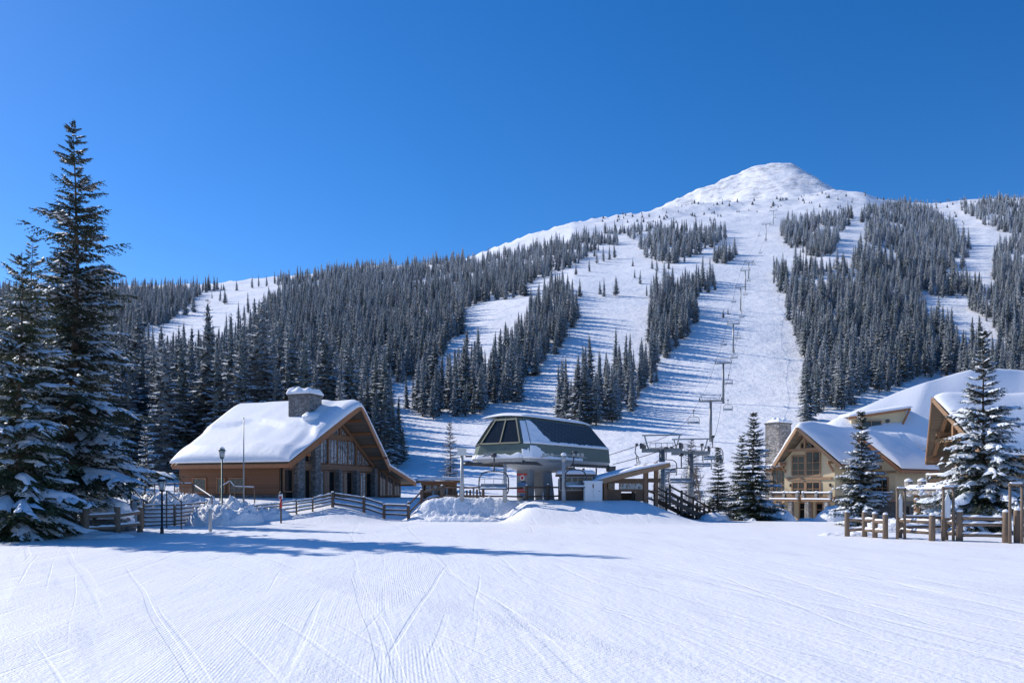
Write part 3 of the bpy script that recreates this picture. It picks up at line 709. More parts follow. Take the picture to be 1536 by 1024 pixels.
# facade (faces +x): U = +y, V = +z ; outward normal U x V = +x
fx = -1.2
def slope(y): return 2.75+(7.2-2.75)*(1-abs(y-7.75)/6.85)
def lev(name, y0, y1, v0, v1, n, **kw):
    # opening clipped by the roof slope
    pts = [(y0, v0), (y1, v0)]
    top1 = min(v1, slope(y1)-.15); top0 = min(v1, slope(y0)-.15); pts.append((y1, top1))
    for yy in sorted([q for q in (7.75-(7.2-.15-v1)/.6496, 7.75, 7.75+(7.2-.15-v1)/.6496) if y0+.02 < q < y1-.02], reverse=True):
        if slope(yy)-.15 <= v1+.02: pts.append((yy, slope(yy)-.15))
    pts.append((y0, top0)); pts = [p for i, p in enumerate(pts) if (Vector(p)-Vector(pts[i-1])).length > .05]
    return win(LG, (fx, 0, 0), (0,1,0), (0,0,1), pts, [lerp(y0, y1, (i+1)/n) for i in range(n-1)], **kw)
G1, G2 = 'glass', 'glass_dark'
lev('w', 1.1, 2.2, .55, 2.3, 1, glass=G2); lev('w', 3.4, 4.5, -.2, 2.3, 1, glass=G2)
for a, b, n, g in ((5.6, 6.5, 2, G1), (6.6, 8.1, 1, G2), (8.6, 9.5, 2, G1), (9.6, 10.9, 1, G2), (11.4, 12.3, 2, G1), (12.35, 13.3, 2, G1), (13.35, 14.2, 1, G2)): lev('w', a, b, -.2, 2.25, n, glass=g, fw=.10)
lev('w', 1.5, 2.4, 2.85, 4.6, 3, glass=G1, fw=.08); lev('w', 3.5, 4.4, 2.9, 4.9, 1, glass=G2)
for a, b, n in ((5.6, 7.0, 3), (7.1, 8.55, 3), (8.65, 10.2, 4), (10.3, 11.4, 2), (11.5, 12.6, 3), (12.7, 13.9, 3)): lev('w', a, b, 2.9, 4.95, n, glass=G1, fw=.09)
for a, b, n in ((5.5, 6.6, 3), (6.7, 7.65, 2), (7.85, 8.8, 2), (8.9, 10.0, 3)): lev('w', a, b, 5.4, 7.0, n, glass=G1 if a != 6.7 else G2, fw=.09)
mb = MB(); mb.box((fx+.08, 7.9, 2.58), (.30, 12.9, .46)); mb.box((fx+.10, 7.9, 5.17), (.30, 6.4, .40))
for sg, ya in ((1, .95), (-1, 14.55)): mb.beam((fx+.16, 7.75, 7.18), (fx+.16, ya, 2.78), .24, .30)
mb.build('beam', 'beam', LG)
for y0, w_, h in ((2.75, .85, 3.95), (5.0, .75, 5.25), (8.33, .40, 2.38), (11.15, .42, 2.38), (14.4, .5, 2.7)):
    mb = MB(); mb.box((fx+.22, y0, (h-.7)/2), (.62, w_, h+.7)); mb.build('stone_pier', 'stone' if w_ > .6 else 'darkstone', LG, bevel=.04)
for y0 in (11.45, 7.05):
    mb = MB(); mb.box((fx+.1, y0, 3.85), (.22, .18, 2.1)); mb.build('post', 'beam', LG)
for y0 in (7.0, 8.75):
    mb = MB(); mb.box((fx+.1, y0+.1, 6.0), (.2, .14, 1.3)); mb.build('post', 'beam', LG)
mb = MB()
for k in range(9):
    y0 = 1.6+k*1.5; 
    for q in (0,): mb.beam((.9, y0, ze+(zr-ze)*(1-abs(y0-7.75)/7.75)-.30), (-1.2, y0, ze+(zr-ze)*(1-abs(y0-7.75)/7.75)-.30), .12, .2)
mb.build('purlin', 'fascia', LG)
gable_roof(LG, .1, -11.6+.0, 0, W, ze, zr, prow=-1.4, snow=.48, seed=2) if False else None
def lodge_roof():
    y0, y1 = 0, W; ym = W/2; L0, L1, prow = .1, -10.9, 1.5; rf = MB()
    for ya in (y0, y1): rf.prism([(L0+prow, ym, zr), (L0, ya, ze), (L1, ya, ze), (L1, ym, zr)], (0, 0, -.16))
    r = rf.build('roof', 'soffit', LG); fb = MB()
    for ya in (y0, y1):
        fb.beam((L0+prow+.05, ym, zr-.12), (L0+.05, ya, ze-.12), .10, .42); fb.beam((L1-.05, ym, zr-.12), (L1-.05, ya, ze-.12), .10, .34)
        fb.beam((L0, ya, ze-.13), (L1, ya, ze-.13), .10, .30)
    fb.build('fascia', 'fascia', r)
    def fn(a, b):
        y = lerp(y0-.15, y1+.15, b); k = 1-abs(y-ym)/(W/2+.15); kk = 1-math.sqrt((1-k)**2+.004)+.03
        x = lerp(L0+prow*k+.12, L1-.15, a); return Vector((x, y, ze+.03+(zr-ze)*kk))
    def th(a, b):
        t = .60*(1+.25*nz(a*2.5, b*4, 2)+.06*nz(a*9, b*9, 5))
        if b < .5:   # the slid step of snow that runs up the front slope
            edge = .17+.10*math.sin(a*2.6)+.03*nz(a*4, 1); t += .30*sstep(edge, edge+.03, b)-.16
            t += .38*(1-sstep(.04, .15, b))
            t -= .22*(1-sstep(.02+.3*b, .10+.35*b, a))   # thinner strip along the verge
        return t
    sn = MB(); sn.slab(fn, th, 90, 90); sn.build('roof_snow', 'roof_snow', r, True)
lodge_roof()
# lean-to on the far side
mb = MB(); mb.prism([(.2, W-.4, 2.9), (.2, 20.6, 1.35), (-8, 20.6, 1.35), (-8, W-.4, 2.9)], (0, 0, -.14)); r = mb.build('side_roof', 'soffit', LG)
mb = MB(); mb.beam((.25, W-.6, 2.86), (.25, 20.6, 1.22), .1, .36); mb.beam((.2, 20.62, 1.22), (-8, 20.62, 1.22), .1, .3); mb.build('fascia', 'fascia', r)
sn = MB(); sn.slab(lambda a, b: Vector((lerp(.35, -8.1, a), lerp(W-.5, 20.75, b), lerp(2.95, 1.38, b))), lambda a, b: .42*(1+.2*nz(a*3, b*3, 8)), 24, 24); sn.build('roof_snow', 'roof_snow', r, True)
mb = MB(); mb.prism([(-.9, 14.9, -.6), (-.9, 19.6, -.6), (-.9, 19.6, 1.45), (-.9, 14.9, 2.75)], (-.2, 0, 0)); mb.box((-4.4, 19.5, .4), (7, .2, 2.0)); mb.build('side_wall', 'dark_rail_wood', LG)
for a, b in ((15.3, 16.5), (16.7, 17.9), (18.1, 19.3)): win(LG, (-.86, 0, 0), (0,1,0), (0,0,1), [(a, .15), (b, .15), (b, 2.45-(b-15.4)*.28), (a, 2.45-(a-15.4)*.28)], ((a+b)/2,), glass='glass_grey', fw=.09)
# chimney
ch = MB(); ch.box((-2.4, 5.7, 6.55), (2.05, 1.8, 3.7)); c = ch.build('chimney', 'stone', LG, bevel=.05)
mb = MB(); mb.box((-2.4, 5.7, 8.46), (2.2, 1.95, .14)); mb.build('cap', 'darkstone', c)
sn = MB(); sn.slab(lambda a, b: Vector((-2.4+(a-.5)*2.3, 5.7+(b-.5)*2.05, 8.53)), lambda a, b: .40*(1+.9*nz(a*3.3, b*3.3, 4)), 16, 16)
sn.build('cap_snow', 'roof_snow', c, True)
mb = MB(); mb.blob((-1.2, 5.2, 6.5), (.7, 1.3, .55), 3, .12, 4); mb.build('drift', 'roof_snow', c, True)

# ------------------------------------------------------------ lift station
AST = R(55)      # station axis, up the mountain
ax = Vector((math.cos(AST), math.sin(AST), 0))
ST = thing('chairlift_station', 'domed grey green chairlift terminal with dark windscreens and ribbed roof flank', 'lift station', (1.03, 56.2, 1.5), AST)
# local: x along the axis (0..12.6), y to the left-back (0..4.5); z above platform
Ln, Wd = 12.6, 5.8
def ring(z, ins_f, ins_s, ins_b, ch):
    x0, x1, y0, y1 = ins_f, Ln-ins_b, ins_s, Wd-ins_s; cr = ch*.42; cl = ch*1.55
    return [(x0+cr, y0, z), (x1-ch*.4, y0, z), (x1, y0+ch*.4, z), (x1, y1-ch*.4, z), (x1-ch*.4, y1, z), (x0+cl, y1, z), (x0, y1-cl, z), (x0, y0+cr, z)]
R0 = ring(2.75, .1, .1, .1, .8); R1 = ring(2.98, -.05, -.05, -.05, .9); R2 = ring(4.0, .0, .0, .0, 1.1); R3 = ring(5.9, .95, 1.1, 1.4, .9); R35 = ring(6.22, 1.3, 1.5, 1.8, .8); R4 = ring(6.38, 1.9, 2.1, 2.4, .6)
def band(ra, rb, i, d=0): # quad between rings for side i
    j = (i+1)%8; return [Vector(ra[i]), Vector(ra[j]), Vector(rb[j]), Vector(rb[i])]
mb = MB()
for i in range(8): mb.add(band(R0, R1, i), [(0,1,2,3)])
mb.add(R0, [tuple(range(8))[::-1]])
mb.build('rim', 'hull', ST)
mb = MB()
for i in range(8): mb.add(band(R1, R2, i), [(0,1,2,3)])
mb.build('skirt', 'green_panel', ST)
mb = MB()
for i in range(8): mb.add(band(R2, R3, i), [(0,1,2,3)])
for i in range(8): mb.add(band(R3, R35, i), [(0,1,2,3)]); mb.add(band(R35, R4, i), [(0,1,2,3)])
mb.add(R4, [tuple(range(8))]); bodyo = mb.build('upper_shell', 'green_panel', ST)
# ribbed flank panels (proud of the shell), windscreens, frames
def inq(q, u, v): return q[0].lerp(q[1], u).lerp(q[3].lerp(q[2], u), v)
def panel(mb, q, u0, u1, v0, v1, off=.03, th=.02, w=0):
    n = (q[1]-q[0]).cross(q[3]-q[0]).normalized(); pts = [inq(q, u0, v0), inq(q, u1, v0), inq(q, u1, v1), inq(q, u0, v1)]
    mb.prism([p+n*off for p in pts], n*th); return n
q = band(R2, R3, 0); mb = MB(); n = (q[1]-q[0]).cross(q[3]-q[0]).normalized()
mb.prism([p+n*.03 for p in (inq(q, .20, .02), inq(q, .995, .02), inq(q, .995, .97), inq(q, .07, .97))], n*.03); rb = mb.build('ribbed_flank', 'ribbed', ST)
mb = MB()
for k in range(36):
    u = .09+.9*k/36; a = inq(q, min(.985, u*.88+.14 if False else lerp(.21, .985, k/35)), .03)+n*.075; b = inq(q, lerp(.085, .985, k/35), .96)+n*.075; mb.beam(a, b, .05, .05, n)
mb.build('rib', 'black_metal', rb)
sn = MB(); sn.slab(lambda a, b: inq(q, lerp(.0, 1.0, a), lerp(-.0, .10+.05*nz(a*30, 1)+.06*nz(a*9, 3), b))+n*.05, lambda a, b: .12, 140, 6, up=n); sn.build('clinging_snow', 'roof_snow', rb, True)
sn = MB(); sn.slab(lambda a, b: inq(q, lerp(.005, lerp(.27, .06, b)+.02*nz(b*6, 2), a), lerp(0, .93, b))+n*.03, lambda a, b: .10*(1+.4*nz(a*4, b*5)), 24, 40, up=n); sn.build('corner_snow', 'roof_snow', bodyo, True)
def screen(i, cols, mat='glass_dark', lo=.04, hi=.93):
    q = band(R2, R3, i); n = (q[1]-q[0]).cross(q[3]-q[0]).normalized(); fr = MB()
    for k in range(cols+1):
        u = lerp(.02, .98, k/cols); fr.beam(inq(q, u, .0)+n*.05, inq(q, u, 1)+n*.05, .11, .1, n)
    for v in (lo-.02, hi+.02): fr.beam(inq(q, .0, v)+n*.047, inq(q, 1, v)+n*.047, .12, .09, n)
    f = fr.build('windscreen', 'green_frame', ST); g = MB(); g.prism([p+n*.01 for p in (inq(q, .02, lo), inq(q, .98, lo), inq(q, .98, hi), inq(q, .02, hi))], n*.015); g.build('pane', mat, f)
screen(6, 2); screen(5, 2, 'glass_grey')
q7 = band(R2, R3, 7); n7 = (q7[1]-q7[0]).cross(q7[3]-q7[0]).normalized(); sn = MB(); sn.slab(lambda a, b: inq(q7, lerp(.25, 1.0, a), lerp(0, .9, b))+n7*.03, lambda a, b: .07*(1+.5*nz(a*4, b*5)), 10, 24, up=n7); sn.build('corner_snow', 'roof_snow', bodyo, True); screen(4, 5, 'glass_grey')
# snow: roof blanket, ledges, skirt patches
def rfn(a, b):
    x = lerp(.95, Ln-1.5, a); y = lerp(1.05, Wd-1.05, b); k = 1-((2*b-1)**2)*.8; e = 1-abs(2*a-1)**6*.6
    return Vector((x, y, 6.0+.36*k*e))
sn = MB(); sn.slab(rfn, lambda a, b: .15*(1+.3*nz(a*5, b*3, 2)), 40, 24); sn.build('roof_snow', 'roof_snow', bodyo, True)
q0 = band(R1, R2, 0); n0 = Vector((0, -1, 0))
sn = MB(); sn.slab(lambda a, b: inq(q0, lerp(-.005, .23-.17*b+.02*nz(b*7, 4), a), lerp(.0, .90, b))+n0*.01, lambda a, b: .16*(1-b*.5), 20, 20, up=n0); sn.build('skirt_snow', 'roof_snow', bodyo, True)
sn = MB(); sn.slab(lambda a, b: inq(q0, lerp(.2, .62, a), lerp(.0, .16+.12*nz(a*9, 5)+.05, b))+n0*.01, lambda a, b: .08, 60, 6, up=n0); sn.build('skirt_snow', 'roof_snow', bodyo, True)
for i, hh in ((7, .62), (6, .3), (5, .25)):
    qq = band(R1, R2, i); nn = (qq[1]-qq[0]).cross(qq[3]-qq[0]).normalized()
    sn = MB(); sn.slab(lambda a, b: inq(qq, a, lerp(.0, hh*(1+.5*nz(a*6, i)), b))+nn*.01, lambda a, b: .10, 20, 8, up=nn); sn.build('skirt_snow', 'roof_snow', bodyo, True)
# underside cone, columns
mb = MB(); K = 28; cx, cy = 4.3, 1.9
def el(rx, ry, z): return [(cx+rx*math.cos(2*math.pi*k/K), cy+ry*math.sin(2*math.pi*k/K), z) for k in range(K)]
a, b, c_ = el(3.6, 2.15, 2.745), el(3.5, 2.05, 2.60), el(1.9, 1.0, 2.05)
mb.add(a+b+c_, [(k, (k+1)%K, K+(k+1)%K, K+k) for k in range(K)]+[(K+k, K+(k+1)%K, 2*K+(k+1)%K, 2*K+k) for k in range(K)]+[tuple(range(2*K, 3*K))]); 
for f_ in range(len(mb.f)): mb.f[f_] = mb.f[f_][::-1]
mb.build('underside', 'hull', ST, True)
mb = MB(); mb.prism([(3.6, 1.0, 2.3), (4.9, 1.0, 2.3), (5.5, 1.0, -.6), (4.1, 1.0, -.6)], (0, .95, 0)); mb.build('column', 'column_grey', ST, bevel=.08)
mb = MB(); mb.box((2.45, 1.75, .85), (.85, 1.15, 3.3)); mb.build('column', 'column_grey', ST, bevel=.18)
mb = MB(); mb.box((8.2, 1.7, .95), (.55, 1.1, 3.2)); mb.build('column', 'column_grey', ST, bevel=.08)
mb = MB(); mb.box((11.9, 2.25, .95), (.16, .16, 3.2)); mb.box((12.2, 1.2, .95), (.1, .1, 3.2)); mb.build('post', 'dark_metal', ST)
# lift map board on the front column
bd = MB(); bd.box((1.50, 2.6, 1.05), (.05, .95, 1.9)); bo = bd.build('map_board', 'column_grey', ST, bevel=.02); bo.location = (.5, -.85, 0)
for (y0, z0, w_, h_, m_) in ((2.6, 1.86, .9, .16, 'red'), (2.6, 1.15, .8, .28, 'blue'), (2.72, .78, .55, .12, 'red'), (2.6, .60, .8, .14, 'red'), (2.5, .38, .5, .12, 'blue'), (2.45, 1.33, .4, .10, 'green_frame')):
    s_ = MB(); s_.box((1.465, y0, z0), (.02, w_, h_)); s_.build('print', m_, bo)
s_ = MB(); s_.tube([(1.462, 2.55, 1.62), (1.440, 2.55, 1.62)], .2, 20); s_.build('emblem', 'white_sign', bo)
s_ = MB(); s_.tube([(1.438, 2.55, 1.62), (1.428, 2.55, 1.62)], .13, 16); s_.build('emblem', 'red', bo)
# conveyor machinery under the rim: rail loop with tyres
mb = MB()
for y0 in (.35, Wd-.35):
    mb.beam((-.5, y0, 2.6), (Ln+.9, y0, 2.62), .16, .16)
    for k in range(26): mb.tube([(.2+k*.5, y0-.06, 2.68), (.2+k*.5, y0+.06, 2.68)], .17, 10)
arc = [(-.5+-1.0*math.sin(t)*1.0, Wd/2-(Wd/2-.35)*math.cos(t), 2.6) for t in [math.pi*k/10 for k in range(11)]]; mb.tube(arc, .09, 6)
mb.build('conveyor_rail', 'dark_metal', ST)
mb = MB()
for y0 in (.35, Wd-.35): 
    mb.beam((Ln, y0, 2.5), (Ln+1.2, y0, 2.62), .28, .26)
    for k in range(4): mb.tube([(Ln+.1+.33*k, y0-.1, 2.4), (Ln+.1+.33*k, y0+.1, 2.4)], .18, 10)
mb.beam((Ln-.2, .35, 2.9), (Ln+.5, .35, 2.6), .1, .1); mb.build('sheave_assembly', 'dark_metal', ST)

# ------------------------------------------------------------ chairs
def chair_parts(parent, simple=False):
    """four seat chair, grip at local origin, hanging down; seats face -y"""
    w_ = 2.1
    mb = MB(); mb.tube([(0, 0, 0), (0, .10, -.3), (0, .16, -.75), (0, .02, -1.05), (0, -.12, -1.12)], .05, 8); mb.box((0, 0, .02), (.36, .24, .26)); mb.build('hanger', 'dark_metal', parent, True)
    mb = MB()
    loop = []
    for t in [k/24 for k in range(25)]:
        a = math.pi*(1.18-t*1.36); x = math.cos(a); z = math.sin(a); loop.append((w_/2*(abs(x)**.55)*(1 if x > 0 else -1), -.05-.10*(1-z), -2.05+.93*(abs(z)**.6)*(1 if z > 0 else -1)))
    mb.tube(loop, .045, 8); mb.build('bail_frame', 'dark_metal', parent, True)
    mb = MB(); mb.box((0, -.22, -2.36), (w_-.16, .48, .09)); mb.build('seat', 'seat', parent, bevel=.03)
    mb = MB(); mb.box((0, .06, -2.13), (w_-.2, .07, .30), Matrix.Rotation(R(-10), 3, 'X')); mb.build('backrest', 'steel', parent, bevel=.02)
    mb = MB(); mb.tube([(-w_/2+.12, -.35, -1.66), (w_/2-.12, -.35, -1.66)], .018, 6)
    for x in (-.62, 0, .62): mb.tube([(x, -.35, -1.66), (x, -.2, -2.3)], .016, 6)
    mb.tube([(-w_/2+.12, -.35, -1.66), (-w_/2+.03, -.1, -1.9)], .016, 6); mb.tube([(w_/2-.12, -.35, -1.66), (w_/2-.03, -.1, -1.9)], .016, 6)
    mb.build('restraint_bar', 'steel', parent)
    sn = MB(); sn.slab(lambda a, b: Vector((lerp(-w_/2+.12, w_/2-.12, a), lerp(-.44, -.02, b), -2.31)), lambda a, b: .10, 12, 6); sn.build('seat_snow', 'roof_snow', parent, True)
def chair(label, loc, rz, group=None):
    t = thing('lift_chair', label, 'lift chair', loc, rz, group); chair_parts(t); return t
def copy_tree(o, parent=None):
    c = o.copy(); COL.objects.link(c); c.parent = parent
    for ch in list(o.children): copy_tree(ch, c)
    return c
def stw(x, y, z):
    a = AST; return Vector((1.03+x*math.cos(a)-y*math.sin(a), 56.2+x*math.sin(a)+y*math.cos(a), 1.5+z))
ch0 = chair('empty chair hanging at the near left end of the domed lift station', P(741, 683, 56.4), R(-6))
ch1 = copy_tree(ch0); tag(ch1, 'empty chair hanging under the station, left of the white cabinet'); ch1.location = P(862, 680, 56.0); ch1.rotation_euler.z = R(40)
# ------------------------------------------------------------ operator shelter, cabinet, kiosk
def gz(x, y): return ground_z(x, y)
def gp(u, D): x = (u-CX)/F*D; return Vector((x, D, ground_z(x, D)))
SH = thing('lift_shelter', 'open brown timber shelter with a single sloping snowy roof right of the white cabinet', 'shelter', (6.6, 57.6, 1.5), R(8))
mb = MB()
for x, y, h in ((.1, 0, 1.25), (3.1, 0, 2.55), (4.0, 0.3, 2.75), (4.0, 2.6, 2.75), (.1, 2.6, 1.25)):
    p_ = MB(); p_.box((x, y, h/2-.3), (.26, .26, h+.6)); p_.build('post', 'beam', SH, bevel=.02)
mb.box((1.6, -.04, 1.38), (3.1, .16, .34)); mb.box((3.6, .1, 1.42), (1.3, .2, .3)); mb.box((1.6, -.02, .68), (3.2, .12, .16)); mb.box((3.6, .1, .62), (1.1, .14, .16)); mb.build('beam', 'dark_timber', SH)
for c_, s_ in (((.75, 2.5, .8), (1.5, .1, 1.6)), ((.12, 1.3, .5), (.1, 2.4, 2.2)), ((.7, .02, .25), (1.2, .08, .7)), ((2.75, .02, .25), (.8, .08, .7)), ((2.9, 2.52, .2), (2.3, .1, .6))):
    mb = MB(); mb.box(c_, s_); mb.build('wall', 'dark_timber', SH)
win(SH, (.35, -.02, .8), (1,0,0), (0,0,1), rect(0, .4, 0, .5), (), (), .07, .06, 'glass_grey', 'timber')
win(SH, (1.15, -.02, .76), (1,0,0), (0,0,1), rect(0, 1.75, 0, .46), (.6, 1.15), (), .06, .06, 'glass', 'timber')
def shroof(a, b): return Vector((lerp(-.9, 4.7, a), lerp(-.7, 3.3, b), lerp(1.32, 2.62, a)+.10*math.sin(math.pi*a)))
rf = MB(); rf.prism([(-.9, -.7, 1.25), (4.7, -.7, 2.6), (4.7, 3.3, 2.6), (-.9, 3.3, 1.25)], (0, 0, -.16)); rf.beam((-.92, -.75, 1.18), (4.72, -.75, 2.53), .1, .32); rr_ = rf.build('roof', 'timber', SH)
sn = MB(); sn.slab(shroof, lambda a, b: .2*(1+.3*nz(a*4, b*3)), 30, 12); sn.build('roof_snow', 'roof_snow', rr_, True)
CB = thing('cabinet', 'white two door metal cabinet beside the timber shelter', 'cabinet', (5.1, 56.0, 1.42), R(0))
mb = MB(); mb.box((.6, .45, .68), (1.26, .85, 1.36)); mb.build('body', 'white_paint', CB, bevel=.02)
for x in (.30, .90):
    d_ = MB(); d_.box((x, .012, .68), (.58, .03, 1.26)); dd = d_.build('door', 'white_paint', CB, bevel=.01)
    h_ = MB(); h_.box((x+(.2 if x < .5 else .12), -.02, .72), (.12 if x > .5 else .03, .03, .03)); h_.build('handle', 'dark_metal', dd)
s_ = MB(); s_.box((.58, -.008, 1.08), (.09, .012, .26)); s_.build('sticker', 'orange_wood', CB)
sn = MB(); sn.slab(lambda a, b: Vector((lerp(-.1, 1.3, a), lerp(0, .95, b), 1.36)), lambda a, b: .10, 12, 8); sn.build('snow_cap', 'roof_snow', CB, True)
OB = thing('operator_booth', 'dark glazed operator booth with snowy roof behind the white cabinet', 'booth', (3.7, 57.4, 1.45), R(0))
mb = MB(); mb.box((.9, .8, .35), (2.4, 1.5, .9)); mb.box((.9, 1.5, 1.0), (2.4, .1, 1.2)); mb.box((2.05, .8, 1.0), (.1, 1.5, 1.2)); mb.build('body', 'dark_rail_wood', OB)
win(OB, (-.28, .05, .75), (1,0,0), (0,0,1), rect(0, 2.35, 0, .95), (.9,), (), .08, .08, 'glass_grey', 'steel')
mb = MB(); mb.box((.9, .7, 1.82), (2.8, 2.0, .14)); r_ = mb.build('roof', 'dark_rail_wood', OB)
sn = MB(); sn.slab(lambda a, b: Vector((lerp(-.5, 2.3, a), lerp(-.3, 1.7, b), 1.9)), lambda a, b: .26*(1+.4*nz(a*3, b*3, 2)), 20, 14); sn.build('roof_snow', 'roof_snow', r_, True)
KP = gp(631, 66)
KI = thing('ticket_kiosk', 'small hexagonal wooden kiosk with arched windows between lodge and lift station', 'kiosk', (KP.x+1.45, 66, 1.35), R(10))
mb = MB(); mb.box((0, 0, .15), (2.5, 2.0, 1.0)); mb.box((0, .9, .9), (2.5, .2, 1.3)); mb.box((1.0, -.2, .9), (.7, 1.5, 1.3)); mb.build('body', 'orange_wood', KI, bevel=.02)
for x in (-1.1, -.55, 0.0):
    win(KI, (x, -1.0, .68), (1,0,0), (0,0,1), [(0, 0), (.46, 0), (.46, .5), (.38, .66), (.23, .72), (.08, .66), (0, .5)], (.23,), (.36,), .06, .06, 'glass', 'timber')
mb = MB(); mb.prism([(-1.75, -1.5, 1.45), (1.75, -1.5, 1.45), (1.75, 1.3, 1.45), (-1.75, 1.3, 1.45)], (0, 0, .16)); mb.box((0, -.1, 1.35), (2.7, 2.3, .22)); r_ = mb.build('roof', 'fascia', KI)
for x in (-1.35, 1.35):
    p_ = MB(); p_.box((x, -1.15, .5), (.12, .12, 1.9)); p_.build('post', 'timber', KI)
sn = MB(); sn.slab(lambda a, b: Vector((lerp(-1.8, 1.8, a), lerp(-1.55, 1.35, b), 1.62+.08*math.sin(math.pi*a))), lambda a, b: .26, 24, 16); sn.build('roof_snow', 'roof_snow', r_, True)
# ski rack slats behind the fence
RK = gp(650, 62); t = thing('ski_rack', 'row of pale upright boards standing behind the fence by the kiosk', 'rack', (RK.x, 62, 1.3))
rnd = random.Random(4)
for k in range(15):
    s_ = MB(); h = rnd.uniform(.75, 1.15); s_.box((k*.26, rnd.uniform(-.1, .1), h/2-.1), (.15, .06, h+.2)); s_.build('board', rnd.choice(['rail_wood', 'column_grey', 'dark_rail_wood']), t, bevel=.02)
s_ = MB(); s_.box((1.8, 0, .4), (4.0, .05, .1)); s_.build('rail', 'rail_wood', t)

# ------------------------------------------------------------ light poles near the station
def flood_pole(label, u, D, top, kind):
    g = gp(u, D); H = HC+(HY-top)/F*D-g.z; t = thing('floodlight_pole', label, 'light pole', tuple(g))
    mb = MB(); mb.tube([(0, 0, -.2), (0, 0, H)], [.15, .11], 14); mb.build('pole', 'pole_grey', t, True)
    if kind == 'box':
        mb = MB(); mb.box((0, -.05, H+.25), (.62, .5, .5)); mb.box((0, -.05, H+.52), (.7, .58, .08)); mb.build('lamp_head', 'lamp_glass', t, bevel=.03)
        mb = MB(); mb.box((.5, 0, H-.05), (.5, .12, .12)); mb.box((.4, 0, H-.45), (.5, .08, .08)); mb.tube([(.45, -.2, H-.5), (.45, .1, H-.5)], .11, 10); mb.build('bracket', 'dark_metal', t)
    else:
        mb = MB(); mb.tube([(-1.6, 0, H-.1), (-.9, 0, H+.02), (0, 0, H+.05), (.9, 0, H), (1.6, 0, H-.15)], .05, 6)
        for x in (-1.4, -1.1, -.8, .7, 1.0, 1.3): mb.box((x, 0, H+.05), (.2, .22, .2)); 
        mb.build('bracket', 'steel', t)
        mb = MB(); mb.blob((0, 0, H+.04), (.21, .2, .16), 2, .1, 3, flat=-.05); mb.build('snow_cap', 'roof_snow', t, True)
        mb = MB(); mb.tube([(0, 0, H-.45), (0, 0, H-.05)], [.13, .19], 12); mb.build('pole_head', 'pole_grey', t, True)
    return t
flood_pole('grey pole with a square lamp box at the left of the lift station', 693, 57.6, 683, 'box')
flood_pole('grey pole with a snow capped cross arm in front of the station windscreens', 757.5, 57.6, 682, 'arm')
t = flood_pole('grey pole with a snow capped head in front of the long ribbed station flank', 845.5, 55.8, 683, 'cap')

# ------------------------------------------------------------ lift towers
def tower(label, base, H, w=3.9, heading=0.0, big=True, group='lift towers up the mountain'):
    t = thing('lift_tower', label, 'lift tower', tuple(base), heading, group)
    mb = MB(); mb.tube([(0, 0, -1.0), (0, 0, H)], [.36, .25], 12); mb.build('pole', 'steel', t, True)
    mb = MB(); mb.beam((-w/2-.1, 0, H-.05), (w/2+.1, 0, H-.05), .32, .34); mb.build('crossarm', 'steel', t)
    for s in (-1, 1):
        mb = MB(); mb.beam((s*w/2, -1.7, H+.12), (s*w/2, 1.7, H+.25), .16, .16)
        for k in range(8): mb.tube([(s*w/2-.07, -1.6+k*.46, H+.33), (s*w/2+.07, -1.6+k*.46, H+.33)], .2, 10)
        mb.build('sheave_assembly', 'dark_metal', t)
    mb = MB(); wt = w*.92
    for s in (-1, 1): mb.tube([(s*w*.34, 0, H), (s*w*.40, 0, H+.5), (s*wt/2, 0, H+1.25)], .07, 6)
    mb.beam((-wt/2-.2, 0, H+1.28), (wt/2+.2, 0, H+1.28), .10, .12); mb.build('lifting_frame', 'steel', t)
    if big:
        mb = MB(); mb.beam((-w*.3, -.5, H+.55), (w*.3, -.5, H+.55), .04, .04); mb.beam((-w*.3, -.5, H+.15), (w*.3, -.5, H+.15), .25, .04)
        for k in range(5): mb.beam((w*(-.3+.15*k), -.5, H+.12), (w*(-.3+.15*k), -.5, H+.55), .04, .04)
        mb.build('catwalk', 'dark_metal', t)
        mb = MB()
        for k in range(int(H/.35)): mb.box((0, -.42, k*.35+.6), (.36, .04, .04))
        for s in (-1, 1): mb.beam((s*.18, -.42, .4), (s*.18, -.42, H), .04, .04)
        mb.build('ladder', 'dark_metal', t)
    return t
TW = []  # (x, y, ztop, width)
def px_tower(label, u, base, top, D=None, w=3.9, big=True):
    if D is None: x, D = solve(u, base)
    x = (u-CX)/F*D; z = ground_z(x, D); H = (base-top)/F*D if base else HC+(HY-top)/F*D-z
    if base: H = HC+(HY-top)/F*D-z
    tower(label, (x, D, z), H-1.3, w, math.atan2(-.31, 1)*0+R(-16), big); TW.append((x, D, z+H-1.3+.55, w)); return TW[-1]
px_tower('nearest lift tower, left of the twin pair beside the timber shelter', 993, 0, 652, 70, 3.3)
px_tower('right one of the twin pair of lift towers before the frosted larch', 1036, 0, 658, 76, 3.4)
for lab, u, b_, tp, w in (('lift tower standing lowest on the open run, above the twin pair', 1066, 664, 592, 4.6), ('second lift tower up the run, with a long shadow', 1085, 604, 538, 4.6),
                          ('third lift tower up the run', 1100, 528, 481, 4.6), ('fourth lift tower up the run', 1111, 467, 427, 5.0),
                          ('fifth lift tower up the run, left of a close pair', 1118, 434, 402, 5.2), ('sixth lift tower, right of a close pair high on the run', 1123, 419, 391, 5.2),
                          ('seventh lift tower, near the top beside frosted scrub', 1149, 361, 334, 6.5), ('topmost lift tower under the summit', 1160, 336, 314, 7)):
    px_tower(lab, u, b_, tp, w=w, big=(u < 1090))
